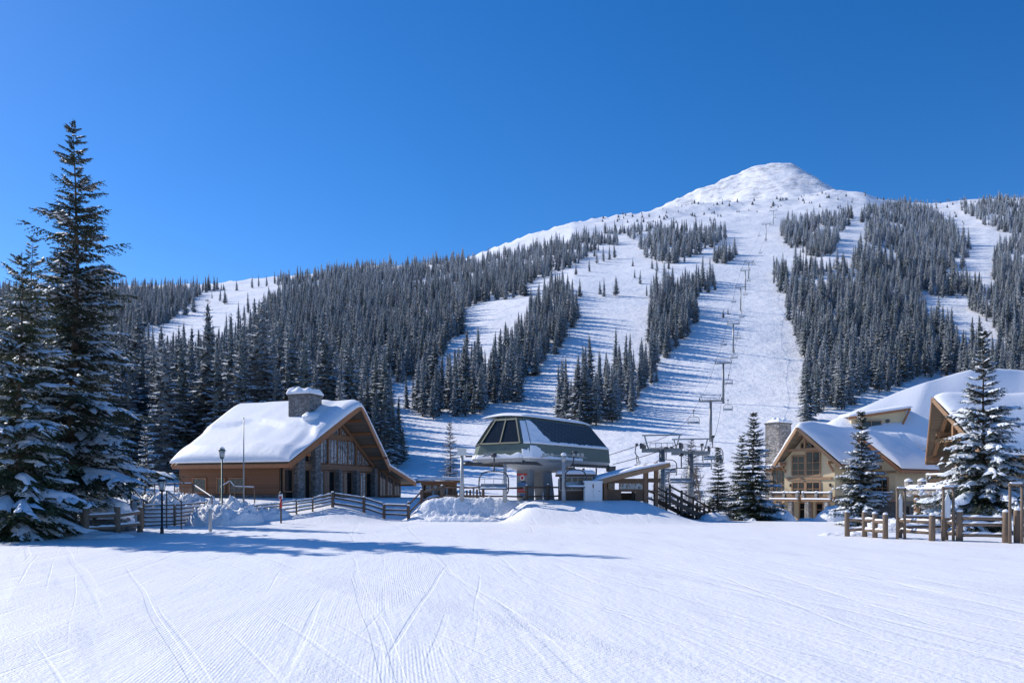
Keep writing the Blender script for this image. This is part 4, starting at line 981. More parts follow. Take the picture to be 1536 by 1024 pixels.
# ropes
def rope(label, pts):
    mb = MB(); pts = [Vector(p) for p in pts]; path = []
    for a, b in zip(pts, pts[1:]):
        n = 8; ln = (b-a).length
        for k in range(n): t = k/n; q = a.lerp(b, t); q.z -= ln*.018*4*t*(1-t); path.append(q)
    path.append(pts[-1]); mb.tube(path, [.028 if p.y < 200 else .04 for p in path], 4); o = mb.build('haul_rope', 'cable'); tag(o, label, 'cable', None); return path
hx = Vector((math.cos(R(-16)), math.sin(R(-16)), 0))
def side(tw, s): return Vector((tw[0], tw[1], tw[2]))+hx*(s*tw[3]/2)
near = TW[0]; chain = [TW[1]]+TW[2:]
pathL = rope('left hand steel haul rope running from tower to tower up the run', [stw(Ln+1, 4.6, 2.9), side(TW[0], -1), side(TW[2], -1)]+[side(t_, -1) for t_ in TW[3:]])
pathR = rope('right hand steel haul rope running from tower to tower up the run', [stw(Ln+1, .35, 2.9), side(TW[0], 1), side(TW[1], 1)]+[side(t_, 1) for t_ in TW[2:]])
def at_path(path, D):
    for a, b in zip(path, path[1:]):
        if a.y <= D <= b.y: return a.lerp(b, (D-a.y)/(b.y-a.y))
def hang(label, pos, rz=R(-16), group=None):
    c = copy_tree(ch0); tag(c, label); c.location = pos; c.rotation_euler.z = rz
    if group: c['group'] = group
    return c
hang('empty chair hanging behind the nearest lift tower', P(999, 672, 78))
hang('empty chair left of the right hand twin tower', P(1022, 682, 68), R(-10))
hang('empty chair riding just right of the twin towers', P(1053, 667, 88))
hang('empty chair at the foot of the lowest tower on the run', P(1069, 655, 84), R(-10))
hang('small empty chair above the timber shelter roof, seen side on', P(955, 667, 80), R(75))
hang('empty chair hanging in front of the foot of the second tower', P(1092, 600, 190))
Ds = [215, 262, 300, 345, 392, 440, 500, 560, 620, 690, 760]
for D in Ds:
    q = at_path(pathR, D)
    if q is not None: hang('empty chair high up the lift line, on the right hand rope', q, group='chairs high on the right hand rope')
for D in [150, 290, 380, 480, 640]:
    q = at_path(pathL, D)
    if q is not None: hang('empty chair high up the lift line, on the left hand rope', q, group='chairs high on the left hand rope')

# ------------------------------------------------------------ fences
def logrot(mb, a, b, r, n=8, seed=0):
    a = Vector(a); b = Vector(b); m = a.lerp(b, .5)+Vector((0, 0, .02*math.sin(seed))); mb.tube([a, m, b], [r*(1+.1*math.sin(seed*3)), r, r*(1-.1*math.sin(seed*5))], n)
def fence(label, pts, ph=1.25, rails=(.4, .95), pr=.13, rr=.075, step=2.4, mat='rail_wood', group=None, name='rail_fence', snowcap=True, cat='fence', post_only_ends=False, zfun=None, railsnow=True):
    """pts: ground points (x,y); posts every step"""
    rnd = random.Random(len(label)); c0 = Vector(pts[0]).to_3d(); t = thing(name, label, cat, (pts[0][0], pts[0][1], gz(*pts[0])), 0, group); base = Vector(t.location)
    P_ = []
    for a, b in zip(pts, pts[1:]):
        a = Vector(a); b = Vector(b); n = max(1, round((b-a).length/step))
        for k in range(n): P_.append(a.lerp(b, k/n))
    P_.append(Vector(pts[-1])); G = [Vector((p.x, p.y, (zfun or gz)(p.x, p.y)))-base for p in P_]
    for i, g in enumerate(G):
        mb = MB(); h = ph*rnd.uniform(.96, 1.06); mb.tube([g+Vector((0, 0, -.3)), g+Vector((rnd.uniform(-.02, .02), 0, h-.05)), g+Vector((0, 0, h))], [pr*1.05, pr, pr*.8], 10); po = mb.build('post', mat, t, True)
        if snowcap:
            mb = MB(); mb.blob(tuple(g+Vector((0, 0, h))), (pr*.95, pr*.95, pr*.7), 2, .1, i, flat=-.02); mb.build('snow_cap', 'roof_snow', po, True)
    for i, (a, b) in enumerate(zip(G, G[1:])):
        for z in rails:
            mb = MB(); a_ = a+Vector((0, 0, z+rnd.uniform(-.04, .04))); b_ = b+Vector((0, 0, z+rnd.uniform(-.04, .04))); logrot(mb, a_, b_, rr, 8, i+z); ro = mb.build('rail', mat, t, True)
            if railsnow:
                s_ = MB(); d = (b_-a_); sd = Vector((-d.y, d.x, 0)).normalized(); pa = a_+d*.06; pb = b_-d*.06
                s_.slab(lambda u, v: pa.lerp(pb, u)+sd*lerp(-rr*.8, rr*.8, v)+Vector((0, 0, rr*.7)), lambda u, v: .075*max(.1, 1+.9*nz(u*4, i, z)), 14, 4); s_.build('snow', 'roof_snow', ro, True)
    return t
def gu(u, D): return ((u-CX)/F*D, D)
# right hand plaza: thick log fence in sections with tall sign frames
GR = 'thick log fence sections at the right'
fence('leftmost section of thick log fence in front of the chalet fir', [gu(1271, 38.5), gu(1297, 38.0), gu(1328, 36.5)], 1.12, (.33, .78), .12, .085, 1.0, group=None)
fence('log fence section with one sign frame at its left, below the chalet balcony', [gu(1349, 37.0), gu(1398, 34.9)], 1.18, (.33, .80), .13, .085, 3.0)
fence('longest log fence section, before the heavily snow laden fir', [gu(1417, 35.2), gu(1439, 34.7), gu(1509, 33.6)], 1.3, (.28, .74, 1.02), .14, .085, 2.2)
fence('log fence section cut by the right edge of the photo', [gu(1526, 33.6), gu(1580, 33.0)], 1.3, (.3, .86), .13, .085, 2.0)
fence('low log fence behind the front one, seen through the fir boughs', [gu(1352, 41), gu(1420, 41.5), gu(1560, 42)], 1.0, (.35, .8), .12, .09, 2.2, mat='dark_rail_wood')
def sign_frame(label, u0, u1, D, top, board):
    g = gp(u0, D); H = HC+(HY-top)/F*D-g.z; w = (u1-u0)/F*D; t = thing('sign_frame', label, 'sign frame', tuple(g))
    for x in (0, w):
        mb = MB(); mb.tube([(x, 0, -.2), (x, 0, H)], [.065, .055], 10); mb.build('post', 'rail_wood', t, True)
    mb = MB(); mb.tube([(-.06, 0, H-.08), (w+.06, 0, H-.05)], .055, 8); b_ = mb.build('crossbar', 'rail_wood', t, True)
    s_ = MB(); s_.slab(lambda a, b: Vector((lerp(0, w, a), lerp(-.07, .07, b), H-.03)), lambda a, b: .07, 12, 4); s_.build('snow', 'roof_snow', b_, True)
    if board:
        mb = MB(); mb.prism([(w*.22, .05, H*.42), (w*.78, .05, H*.42), (w*.78, .05, H*.74), (w*.5, .05, H*.88), (w*.22, .05, H*.74)], (0, .04, 0)); mb.build('board', 'white_sign', t)
sign_frame('tall wooden sign frame holding a white pointed board, left of two', 1346, 1357, 36.2, 731, True)
sign_frame('wider wooden sign frame with a white pointed board before the big fir', 1415, 1430, 34.8, 729, True)
sign_frame('empty tall wooden frame at the right edge of the photo', 1515, 1533, 33.2, 724, False)
# left plaza
fence('grey log fence in front of the snow covered boulder at the left', [gu(129, 37.5), gu(176, 38.6), gu(210, 42)], 1.35, (.42, 1.0), .14, .10, 2.6)
fence('log fence half buried under the sagging boughs at the left edge', [gu(30, 42), gu(72, 42.5), gu(110, 43), gu(126, 43)], 1.7, (.5, 1.0), .18, .10, 2.0)
def zst(x, y): return gz(x, y)
fence('low fence of many close rails stepping up to the snow bank left of the lodge', [gu(214, 48.5), gu(262, 50), gu(310, 52)], 1.35, (.10, .34, .58, .82, 1.06, 1.28), .07, .055, 1.6)
fence('thin rail fence running past the red post in front of the lodge', [gu(352, 52), gu(380, 53), gu(420, 54), gu(469, 55.5), gu(499, 57)], .95, (.2, .45, .7, .9), .06, .045, 1.3)
fence('brown log fence on the drift in front of the glazed lodge gable', [gu(499, 57), gu(546, 57.5), gu(576, 57.5), gu(613, 57)], 1.05, (.3, .65, .98), .11, .075, 1.6, mat='dark_rail_wood')
fence('brown log fence along the snow bank in front of the lift station', [gu(613, 57.6), gu(632, 58.4), gu(725, 58.6), gu(787, 58.8)], 1.1, (.30, .92), .10, .06, 1.45, mat='dark_rail_wood', railsnow=False)
fence('brown log fence behind the steps under the lift station columns', [gu(790, 58.2), gu(822, 58.2), gu(878, 58.6)], 1.1, (.3, .92), .11, .06, 1.5, mat='dark_rail_wood', railsnow=False)
fence('short brown fence right of the timber shelter at the top of the stair', [gu(950, 58.5), gu(984, 59)], 1.2, (.4, .95), .12, .07, 1.0, mat='dark_rail_wood')
fence('dark log fence at the foot of the bare young tree', [gu(1022, 62), gu(1045, 62.5), gu(1064, 63)], 1.3, (.4, .9), .12, .07, 1.0, mat='dark_rail_wood')
# stair down from the mound at the right
a = Vector((11.0, 58.6, 1.5)); b = Vector((15.2, 62.3, -.35))
t = thing('outdoor_stair', 'dark wooden stair with handrails descending right of the timber shelter', 'stair', tuple(a)); d = b-a; sd = Vector((-d.y, d.x, 0)).normalized()
for s in (-.7, .7):
    mb = MB(); mb.beam(sd*s, d+sd*s, .12, .3); mb.build('stringer', 'dark_rail_wood', t)
    for z in (.55, 1.0):
        mb = MB(); mb.beam(sd*s+Vector((0, 0, z)), d+sd*s+Vector((0, 0, z)), .09, .11); mb.build('handrail', 'dark_rail_wood', t)
    for k in range(5):
        q = d*(k/4)+sd*s; mb = MB(); mb.tube([q+Vector((0, 0, -.6)), q+Vector((0, 0, 1.15))], .09, 8); mb.build('post', 'dark_rail_wood', t, True)
for k in range(10):
    q = d*((k+.5)/10); mb = MB(); rot = Matrix.Rotation(math.atan2(d.y, d.x), 3, 'Z'); mb.box(tuple(q+Vector((0, 0, .12))), (.42, 1.35, .06), rot); mb.build('step', 'dark_rail_wood', t)
# small metal steps on the front of the mound
g = gp(802, 55.2); t = thing('steps', 'short dark metal steps with a snowy landing set into the snow bank below the fence', 'steps', (g.x, 55.2, .55))
for k in range(4):
    mb = MB(); mb.box((0, k*.42, k*.24), (1.15-.05*k, .36, .07)); mb.build('step', 'dark_metal', t, bevel=.01)
    mb = MB(); mb.box((0, k*.42+.2, k*.24-.1), (1.0, .04, .2)); mb.build('riser', 'black_metal', t)
mb = MB()
mb.tube([(.62, -.1, -.2), (.62, -.1, .75), (.62, 1.3, 1.65), (.62, 1.3, .8)], .03, 6); mb.build('handrail', 'steel', t)
sn = MB(); sn.slab(lambda a, b: Vector((lerp(-.55, .5, a), lerp(1.1, 1.6, b), .76)), lambda a, b: .08, 10, 6); sn.build('snow', 'roof_snow', t, True)

# ------------------------------------------------------------ lamps and posts on the left plaza
def lamp(label, u, base_D, top, mat, head='lantern', r=.055):
    g = gp(u, base_D); H = HC+(HY-top)/F*base_D-g.z; t = thing('street_lamp', label, 'street lamp', tuple(g))
    s = .5
    mb = MB(); mb.tube([(0, 0, -.2), (0, 0, .3), (0, 0, .32), (0, 0, H-.72)], [r*1.7, r*1.6, r, r*.85], 12); mb.build('pole', mat, t, True)
    mb = MB(); mb.tube([(0, 0, H-.72), (0, 0, H-.66), (0, 0, H-.62)], [.07, .13, .14], 8); mb.tube([(0, 0, H-.20), (0, 0, H-.17), (0, 0, H-.04), (0, 0, H+.06)], [.25, .25, .10, .02], 8)
    for k in range(4):
        a = math.pi/4+k*math.pi/2; mb.beam((.13*math.cos(a), .13*math.sin(a), H-.64), (.21*math.cos(a), .21*math.sin(a), H-.19), .02, .02)
    mb.build('lantern_frame', mat, t, True)
    mb = MB(); mb.tube([(0, 0, H-.62), (0, 0, H-.2)], [.11, .185], 8); mb.build('lamp_glass', 'lamp_glass', t, True)
    mb = MB(); mb.blob((0, 0, H-.05), (.17, .17, .10), 2, .1, 2, flat=-.03); mb.build('snow_cap', 'roof_snow', t, True)
lamp('dark lantern lamp with a pale glass head, nearest to the plaza', 243, 40.5, 716, 'black_metal')
lamp('tall green lantern lamp in front of the lodge roof', 333, 50.5, 671, 'lamp_green')
g = gp(365.5, 51.5); H = HC+(HY-628)/F*51.5-g.z; t = thing('flagpole', 'bare slender flagpole rising in front of the lodge roof', 'flagpole', tuple(g)); mb = MB(); mb.tube([(0, 0, -.2), (0, 0, H)], [.06, .03], 8); mb.build('pole', 'steel', t, True)
mb = MB(); mb.blob((0, 0, H+.04), (.05, .05, .05), 2, 0); mb.build('finial', 'steel', t, True)
g = gp(421.5, 51.5); t = thing('marker_post', 'post with red upper part, white sign and dark cap before the lodge', 'marker post', tuple(g))
mb = MB(); mb.tube([(0, 0, -.2), (0, 0, 1.3)], .055, 8); mb.build('post', 'dark_rail_wood', t, True)
mb = MB(); mb.tube([(0, 0, 1.0), (0, 0, 1.55)], .075, 10); mb.build('sleeve', 'red', t, True)
mb = MB(); mb.box((0, -.07, 1.72), (.24, .12, .30)); s_ = mb.build('sign', 'white_sign', t, bevel=.02)
mb = MB(); mb.tube([(0, -.15, 1.66), (0, -.13, 1.66)], .09, 12); mb.build('emblem', 'red', s_)
mb = MB(); mb.tube([(0, 0, 1.88), (0, 0, 1.93), (0, 0, 2.05)], [.13, .13, .05], 10); mb.build('cap', 'black_metal', t, True)
g = gp(315.5, 42.5); t = thing('bollard', 'single short grey post standing alone in the snow of the plaza', 'bollard', tuple(g)); mb = MB(); mb.tube([(0, 0, -.2), (0, 0, 1.18), (0, 0, 1.22)], [.09, .08, .06], 10); mb.build('post', 'pole_grey', t, True); mb = MB(); mb.blob((0, 0, 1.22), (.09, .09, .07), 2, .1, 1, flat=-.02); mb.build('snow_cap', 'roof_snow', t, True)
# handrails on the snow bank
def handrail(label, pts, cat='handrail'):
    q = [P(*p) for p in pts]; t = thing('handrail', label, cat, tuple(q[0])); mb = MB(); mb.tube([p-q[0] for p in q], .045, 8); r_ = mb.build('rail', 'dark_rail_wood', t, True)
    for i, p in enumerate(q):
        mb = MB(); mb.tube([p-q[0], Vector((p.x, p.y, gz(p.x, p.y)-.2))-q[0]], .04, 6); mb.build('post', 'dark_rail_wood', t, True)
    s_ = MB()
    for a, b in zip(q, q[1:]):
        a = a-q[0]; b = b-q[0]; s_.slab(lambda u, v: a.lerp(b, lerp(.03, .97, u))+Vector((0, lerp(-.05, .05, v), .03)), lambda u, v: .06, 12, 4)
    s_.build('snow', 'roof_snow', r_, True)
handrail('snow lined handrail along the top of the ploughed bank, left of the green lamp', [(200, 727, 54), (232, 726, 54.5), (262, 725, 55), (288, 725, 55.5)])
handrail('handrail sloping down the left end of the ploughed bank', [(196, 727, 49), (215, 750, 46)])
handrail('short dark handrail sloping down behind the nearest lantern lamp', [(250, 736, 47), (272, 752, 45.5)])
handrail('handrail sloping down across the ploughed bank to the single post', [(290, 727, 54.5), (318, 746, 51)])
handrail('snow lined handrail in front of the lodge wall between lamp and red post', [(330, 731, 53.5), (345, 722, 54), (352, 730, 54), (382, 731, 54.5)])

# ------------------------------------------------------------ snow banks, boulder, shrubs
def bank(label, u, D, w, dpt, h, seed, amp=.5, rz=0, mat='bank_snow', name='snow_bank'):
    g = gp(u, D); mb = MB(); nx, ny = int(max(24, w*10)), int(max(16, dpt*10))
    def fn(a, b):
        x = (a-.5)*w; y = (b-.5)*dpt; r = max(0, 1-((2*a-1)**2)**1.3-((2*b-1)**2)**1.1)
        k = r**.55 if r > 0 else 0; n = nz(x*1.1+seed, y*1.1, seed)*.35+nz(x*3+seed, y*3, seed)*.28*amp+nz(x*7, y*7, seed)*.16*amp+abs(nz(x*4.5, y*4.5, seed+4))*.25*amp
        c, s = math.cos(rz), math.sin(rz); X = x*c-y*s; Y = x*s+y*c
        return Vector((X, Y, gz(g.x+X, g.y+Y)-g.z-.12+h*k*(1+n)))
    mb.grid(fn, nx, ny); o = mb.build(name, mat, None, True); o.location = g; tag(o, label, 'snow bank'); return o
bank('long lumpy snow bank in front of the lift station fence, left of the steps', 702, 56.9, 9.0, 2.6, .5, 3, .9)
bank('ploughed lumpy bank left of the green lamp', 255, 53.5, 6.8, 3.4, 1.5, 5, 1.0)
bank('ploughed bank sloping down between the green lamp and the single post', 338, 51.5, 4.6, 4.6, 1.35, 6, 1.0, R(-20))
bank('snow heaped against the lodge wall behind the flagpole', 385, 54, 4.5, 2.6, .85, 7, .9)
bank('low drift at the foot of the log fence at the left edge', 150, 37.4, 3.4, 1.8, .35, 8, .4)
bank('drift around the base of the dark fir at the left edge', 40, 37.6, 5.0, 2.4, .4, 9, .3)
bank('conical snow pile in front of the stone chimney chalet', 1150, 63, 4.6, 3.0, 1.15, 10, .7)
bank('small rounded snow mound beside the small fir right of the stair', 1073, 60, 2.4, 1.6, .65, 11, .4)
bank('pointed snow pile between the chalet and the fir in front of it', 1256, 57, 3.2, 2.4, 1.05, 12, .6)
bank('rounded drift left of the fir before the cream chalet', 1215, 60, 2.4, 1.6, .35, 14, .6)
bank('snow drift behind the log fence sections at the right', 1390, 43, 7.5, 3.0, .8, 13, .6)
bank('low crumbly snow ridge at the foot of the leftmost log fence section', 1275, 39.3, 3.4, 1.4, .25, 15, 1.0)
bank('smooth snow heap before the kiosk fence', 655, 60, 3.5, 1.8, .4, 16, .6)
g = gp(163, 43); t = thing('boulder', 'snow covered boulder behind the grey log fence', 'boulder', tuple(g)); mb = MB(); mb.blob((0, 0, .45), (1.0, .9, .75), 4, .2, 3); mb.build('rock', 'boulder', t, True)
mb = MB(); mb.blob((0, -.05, .95), (1.18, 1.1, .62), 4, .13, 6, flat=-.28); mb.build('snow', 'roof_snow', t, True)
g = gp(188, 43.5); t = thing('boulder', 'smaller low boulder capped with snow right of the big boulder', 'boulder', tuple(g)); mb = MB(); mb.blob((0, 0, .2), (.55, .5, .4), 3, .2, 5); mb.build('rock', 'boulder', t, True)
mb = MB(); mb.blob((0, 0, .42), (.6, .55, .32), 3, .15, 9, flat=-.12); mb.build('snow', 'roof_snow', t, True)
for lab, u, D, H, sd in (('snowy leafless shrub under the balcony, left one', 1383, 52, 2.6, 31), ('snowy leafless shrub under the balcony, right one', 1400, 50, 2.3, 32), ('low leafless shrub beside the stone chimney chalet corner', 1158, 66, 1.5, 33),
                         ('leafless shrub at the left corner of the lodge wall', 276, 59, 1.6, 34), ('leafless shrub between the twin lift towers', 1022, 66, 1.7, 35)):
    g = gp(u, D); s_ = bare_tree('shrub', lab, 'shrub', tuple(g), H, sd, 4, .55, .045, 'pale_bark', multi=4)
    if D < 56:
        rnd = random.Random(sd); mb = MB()
        for k in range(26): a = rnd.uniform(0, 6.3); r = rnd.uniform(0, H*.38); mb.blob((r*math.cos(a), r*math.sin(a), rnd.uniform(.4, .95)*H), (.13, .12, .07), 1, .3, k)
        mb.build('snow', 'tree_snow', s_, True)
# ------------------------------------------------------------ chalets on the right
def balcony(parent, x, y0, y1, z, d=1.1, fm='lightstone', side_pillars=True, rail_h=.62, slabm='timber'):
    """balcony deck along local y on a facade facing -x; child mesh parts"""
    mb = MB(); mb.box((x-d/2, (y0+y1)/2, z-.14), (d, y1-y0, .28)); b_ = mb.build('balcony', slabm, parent, bevel=.02)
    for yy in (y0+.16, (y0+y1)/2, y1-.16):
        mb = MB(); mb.box((x-d+.15, yy, z+rail_h/2), (.34, .34, rail_h+.12)); mb.build('pillar', fm, b_, bevel=.02)
        sn = MB(); sn.blob((x-d+.15, yy, z+rail_h+.06), (.23, .23, .17), 2, .08, yy, flat=-.02); sn.build('snow_cap', 'roof_snow', b_, True)
    mb = MB(); mb.beam((x-d+.15, y0, z+rail_h-.04), (x-d+.15, y1, z+rail_h-.04), .16, .10); mb.beam((x-d+.15, y0, z+.08), (x-d+.15, y1, z+.08), .1, .08)
    n = int((y1-y0)/.14)
    for k in range(1, n): mb.box((x-d+.15, lerp(y0, y1, k/n), z+rail_h/2), (.04, .05, rail_h-.1))
    mb.build('railing', 'rail_wood', b_)
    sn = MB(); sn.slab(lambda a, b: Vector((x-d+lerp(.0, .3, b), lerp(y0, y1, a), z+rail_h+.01)), lambda a, b: .14, 20, 6); sn.slab(lambda a, b: Vector((x-d-.08+.2*b, lerp(y0, y1, a), z-.05)), lambda a, b: .14, 20, 6); sn.build('snow', 'roof_snow', b_, True)
    return b_
# chalet A ----------------------------------------------------
A = thing('stone_chimney_chalet', 'cream three storey chalet with stone chimney and tall square paned windows', 'chalet', (33.5, 83, -1.45), math.atan2(.6, .8))
Ux, Vz = (0, -1, 0), (0, 0, 1)     # facade facing -x : U = -y , V = z, U x V = -x
mb = MB(); mb.prism([(.0, 0, -.6), (0, 6, -.6), (0, 6, 6.9), (0, 3, 9.9), (0, 0, 6.9)], (10, 0, 0)); mb.build('wall', 'cream', A)
for (u0, u1, v0, v1, mu_, mv_) in ((1.0, 2.55, 5.25, 7.35, (.75,), (.55, 1.35)), (2.7, 4.35, 5.25, 7.75, (.8,), (.55, 1.35)), (1.0, 2.55, 3.1, 4.55, (.75,), (.7,)), (2.7, 4.35, 3.1, 4.55, (.8,), (.7,))):
    if v1 > 7: pl = [(0, 0), (u1-u0, 0), (u1-u0, v1-v0-(0 if u0 > 2 else 0)), (0, v1-v0-(0 if u0 > 2 else .0))]
    else: pl = rect(0, u1-u0, 0, v1-v0)
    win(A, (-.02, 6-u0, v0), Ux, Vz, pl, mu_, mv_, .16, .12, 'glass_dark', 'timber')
win(A, (-.02, 3.9, 8.15), Ux, Vz, rect(0, 1.8, 0, .55), (.6, 1.2), (), .12, .1, 'glass_dark', 'timber')
mb = MB(); mb.box((-.06, 3, 4.9), (.14, 5.4, .26)); mb.box((-.06, 3, 2.85), (.14, 6.0, .3)); mb.box((-.07, 3.0, 9.3), (.2, 2.2, .2)); mb.build('trim', 'timber', A)
gable_roof(A, -.7, 12.5, -1.05, 7.05, 6.15, 10.25, prow=1.5, snow=.75, seed=5, fascia='timber')
for yy in (.15, 5.85):
    mb = MB(); mb.beam((-1.2, yy, 6.55), (.1, yy, 6.55), .22, .26); mb.beam((-.9, yy, 6.45), (.0, yy, 5.6), .16, .16); mb.build('bracket', 'timber', A)
mb = MB(); mb.beam((-1.7, 3, 9.55), (.2, 3, 9.55), .24, .3); mb.beam((-.75, .9, 7.95), (-.75, 5.1, 7.95), .2, .28); mb.beam((-.75, 3, 8.0), (-.75, 3, 9.6), .2, .2); mb.build('truss', 'timber', A)
# ground floor stone piers and doors
for yy in (.2, 2.4, 4.4, 5.9):
    mb = MB(); mb.box((-1.15, yy, 1.1), (.5, .55, 3.2), taper=.86); mb.build('stone_pier', 'lightstone', A, bevel=.04)
for yy in (2.1, 4.1): win(A, (-.02, yy, .1), Ux, Vz, rect(0, 1.5, 0, 2.2), (.75,), (1.5,), .14, .1, 'glass_dark', 'timber', name='door')
balcony(A, .0, -.4, 3.0, 2.75, 1.4); balcony(A, .0, 3.3, 6.9, 2.75, 1.5)
mb = MB(); mb.box((.6, -.12, 1.2), (1.3, .3, 3.4)); mb.build('stone_base', 'lightstone', A, bevel=.04)
win(A, (4.5, -.02, 4.2), (1, 0, 0), Vz, rect(0, 1.2, 0, 1.4), (.6,), (.7,), .12, .1, 'glass_dark', 'timber')
for yy in (.5, 5.2):
    mb = MB(); mb.box((-.08, yy-.0, 4.2), (.14, .16, .34)); mb.build('wall_lamp', 'black_metal', A, bevel=.02)
# glazed bay on the left with its little roof, and chimney
mb = MB(); mb.box((2.2, 6.9, 2.6), (3.6, 1.8, 6.4)); mb.build('bay_wall', 'cream', A)
win(A, (.36, 7.75, 3.0), Ux, Vz, rect(0, 1.75, 0, 2.9), (.58, 1.16), (1.2, 1.6), .14, .12, 'glass_grey', 'timber')
win(A, (.36, 7.75, 0), Ux, Vz, rect(0, 1.7, 0, 2.2), (.8,), (1.5,), .14, .1, 'glass_dark', 'timber')
mb = MB(); mb.prism([(-.4, 5.9, 6.35), (-.4, 8.4, 5.85), (4, 8.4, 5.85), (4, 5.9, 6.35)], (0, 0, -.16)); r_ = mb.build('bay_roof', 'timber', A)
sn = MB(); sn.slab(lambda a, b: Vector((lerp(-.5, 4, a), lerp(5.9, 8.5, b), lerp(6.38, 5.88, b))), lambda a, b: .5, 24, 20); sn.build('roof_snow', 'roof_snow', r_, True)
ch = MB(); ch.box((2.6, 8.6, 5.3), (2.3, 1.9, 11.8)); c = ch.build('chimney', 'lightstone', A, bevel=.06)
mb = MB(); mb.box((2.6, 8.6, 11.25), (2.45, 2.05, .16)); mb.build('cap', 'darkstone', c)
sn = MB(); sn.slab(lambda a, b: Vector((2.6+(a-.5)*2.5, 8.6+(b-.5)*2.1, 11.32)), lambda a, b: max(.05, .28*(1+1.4*nz(a*4, b*4, 3))), 20, 18); sn.build('cap_snow', 'roof_snow', c, True)
for k, (dx, dy) in enumerate(((-.7, 0), (.3, .2), (.8, -.3))):
    mb = MB(); mb.tube([(2.6+dx, 8.6+dy, 11.3), (2.6+dx, 8.6+dy, 11.75)], .14, 10); mb.build('chimney_pot', 'darkstone', c); mb = MB(); mb.blob((2.6+dx, 8.6+dy, 11.8), (.24, .24, .18), 2, .1, k); mb.build('snow_cap', 'roof_snow', c, True)
# chalet wing B -----------------------------------------------
B = thing('chalet_wing', 'lower cream chalet wing with rounded snow roof right of the fir, small window', 'chalet', (40.6, 85, -1.45), math.atan2(.6, .8))
mb = MB(); mb.prism([(.3, 0, -.6), (.3, 6, -.6), (.3, 6, 6.0), (.3, 3, 9.0), (.3, 0, 6.0)], (6.8, 0, 0)); mb.build('wall', 'cream', B)
gable_roof(B, -.6, 7.6, -1.0, 7.0, 5.75, 9.3, prow=.8, snow=.95, seed=9, fascia='fascia')
win(B, (2.6, -.03, 3.3), (1, 0, 0), Vz, rect(0, 1.3, 0, 1.5), (.65,), (), .12, .1, 'glass_grey', 'cream')
mb = MB(); mb.box((3.7, -.06, 2.4), (6.9, .12, .2)); mb.build('trim', 'tan', B)
mb = MB(); mb.box((3.7, -.12, .8), (6.9, .25, 3.0)); mb.build('lower_wall', 'stone', B)
mb = MB(); mb.box((.2, 3, .9), (.24, 6.2, 3.2)); mb.build('lower_wall', 'stone', B)
mb = MB(); mb.box((.24, 3, 2.6), (.2, 6.1, .26)); mb.box((.24, 3, 5.6), (.16, 6.1, .24)); mb.build('trim', 'timber', B)
for u_, v_, w_, h_ in ((.7, 3.1, 1.7, 1.9), (3.3, 3.1, 1.9, 1.9), (1.8, 6.0, 2.4, 1.5)): win(B, (.28, 6-u_, v_), Ux, Vz, rect(0, w_, 0, h_), (w_/3, 2*w_/3), (h_*.4,), .14, .12, 'glass_dark', 'timber')
balcony(B, .3, -.2, 6.2, 2.75, 1.2)
win(B, (5.2, -.03, 3.3), (1, 0, 0), Vz, rect(0, 1.1, 0, 1.5), (.55,), (.8,), .12, .1, 'glass_dark', 'timber')
for x in (1.2, 4.2): win(B, (x, -.26, .2), (1,0,0), Vz, rect(0, 1.4, 0, 1.8), (.7,), (), .14, .1, 'glass_dark', 'beam')
# chalet C: open timber gable -----------------------------------
C = thing('timber_gable_chalet', 'large chalet with steep open timber gable and balcony behind the big snowy fir', 'chalet', (40.9, 67, -1.2), R(-2))
mb = MB(); mb.prism([(.3, .6, -.6), (.3, 9.4, -.6), (.3, 9.4, 6.2), (.3, 5, 11.1), (.3, .6, 6.2)], (14, 0, 0)); mb.build('wall', 'tan', C)
gable_roof(C, -1.3, 16, -.2, 10.2, 6.1, 11.75, prow=1.9, snow=.62, seed=12, fascia='timber')
mb = MB(); 
for s in (-1, 1):
    mb.beam((-1.6, 5, 11.1), (-1.0, 5+s*4.6, 6.2), .26, .36); mb.beam((-.6, 5+s*3.0, 7.6), (-.6, 5+s*.2, 10.4), .2, .24)
mb.beam((-1.3, 1.4, 8.0), (-1.3, 8.6, 8.0), .28, .38); mb.beam((-1.3, 5, 8.0), (-1.3, 5, 11.2), .26, .26); mb.beam((-2.6, 5, 11.0), (.4, 5, 11.0), .3, .34)
for yy in (1.0, 9.0): mb.beam((-1.9, yy, 6.35), (.4, yy, 6.35), .26, .3)
for yy, z_ in ((3.0, 8.6), (7.0, 8.6)): mb.beam((-1.9, yy, z_), (.4, yy, z_), .24, .28)
mb.build('truss', 'timber', C)
win(C, (.28, 7.6, 5.0), Ux, Vz, [(0, 0), (5.2, 0), (5.2, 2.2), (2.6, 4.8), (0, 2.2)], (1.3, 2.6, 3.9), (1.4, 2.6), .2, .16, 'glass_dark', 'timber')
win(C, (.28, 8.2, .6), Ux, Vz, rect(0, 2.2, 0, 2.6), (1.1,), (1.7,), .16, .12, 'glass_dark', 'beam'); win(C, (.28, 4.8, .6), Ux, Vz, rect(0, 2.2, 0, 2.6), (1.1,), (1.7,), .16, .12, 'glass_dark', 'beam')
balcony(C, .3, 1.5, 9.6, 4.0, 1.9, fm='lightstone', rail_h=.85)
for yy in (2.0, 5.5, 9.2):
    mb = MB(); mb.beam((.3, yy, 2.3), (-1.4, yy, 3.7), .22, .26); mb.build('bracket', 'fascia', C)
    mb = MB(); mb.box((-.1, yy, 1.2), (.9, .8, 3.8), taper=.85); mb.build('stone_pier', 'stone', C, bevel=.04)
mb = MB(); mb.box((7, .5, 1.1), (13.6, .3, 3.4)); mb.build('stone_base', 'stone', C)
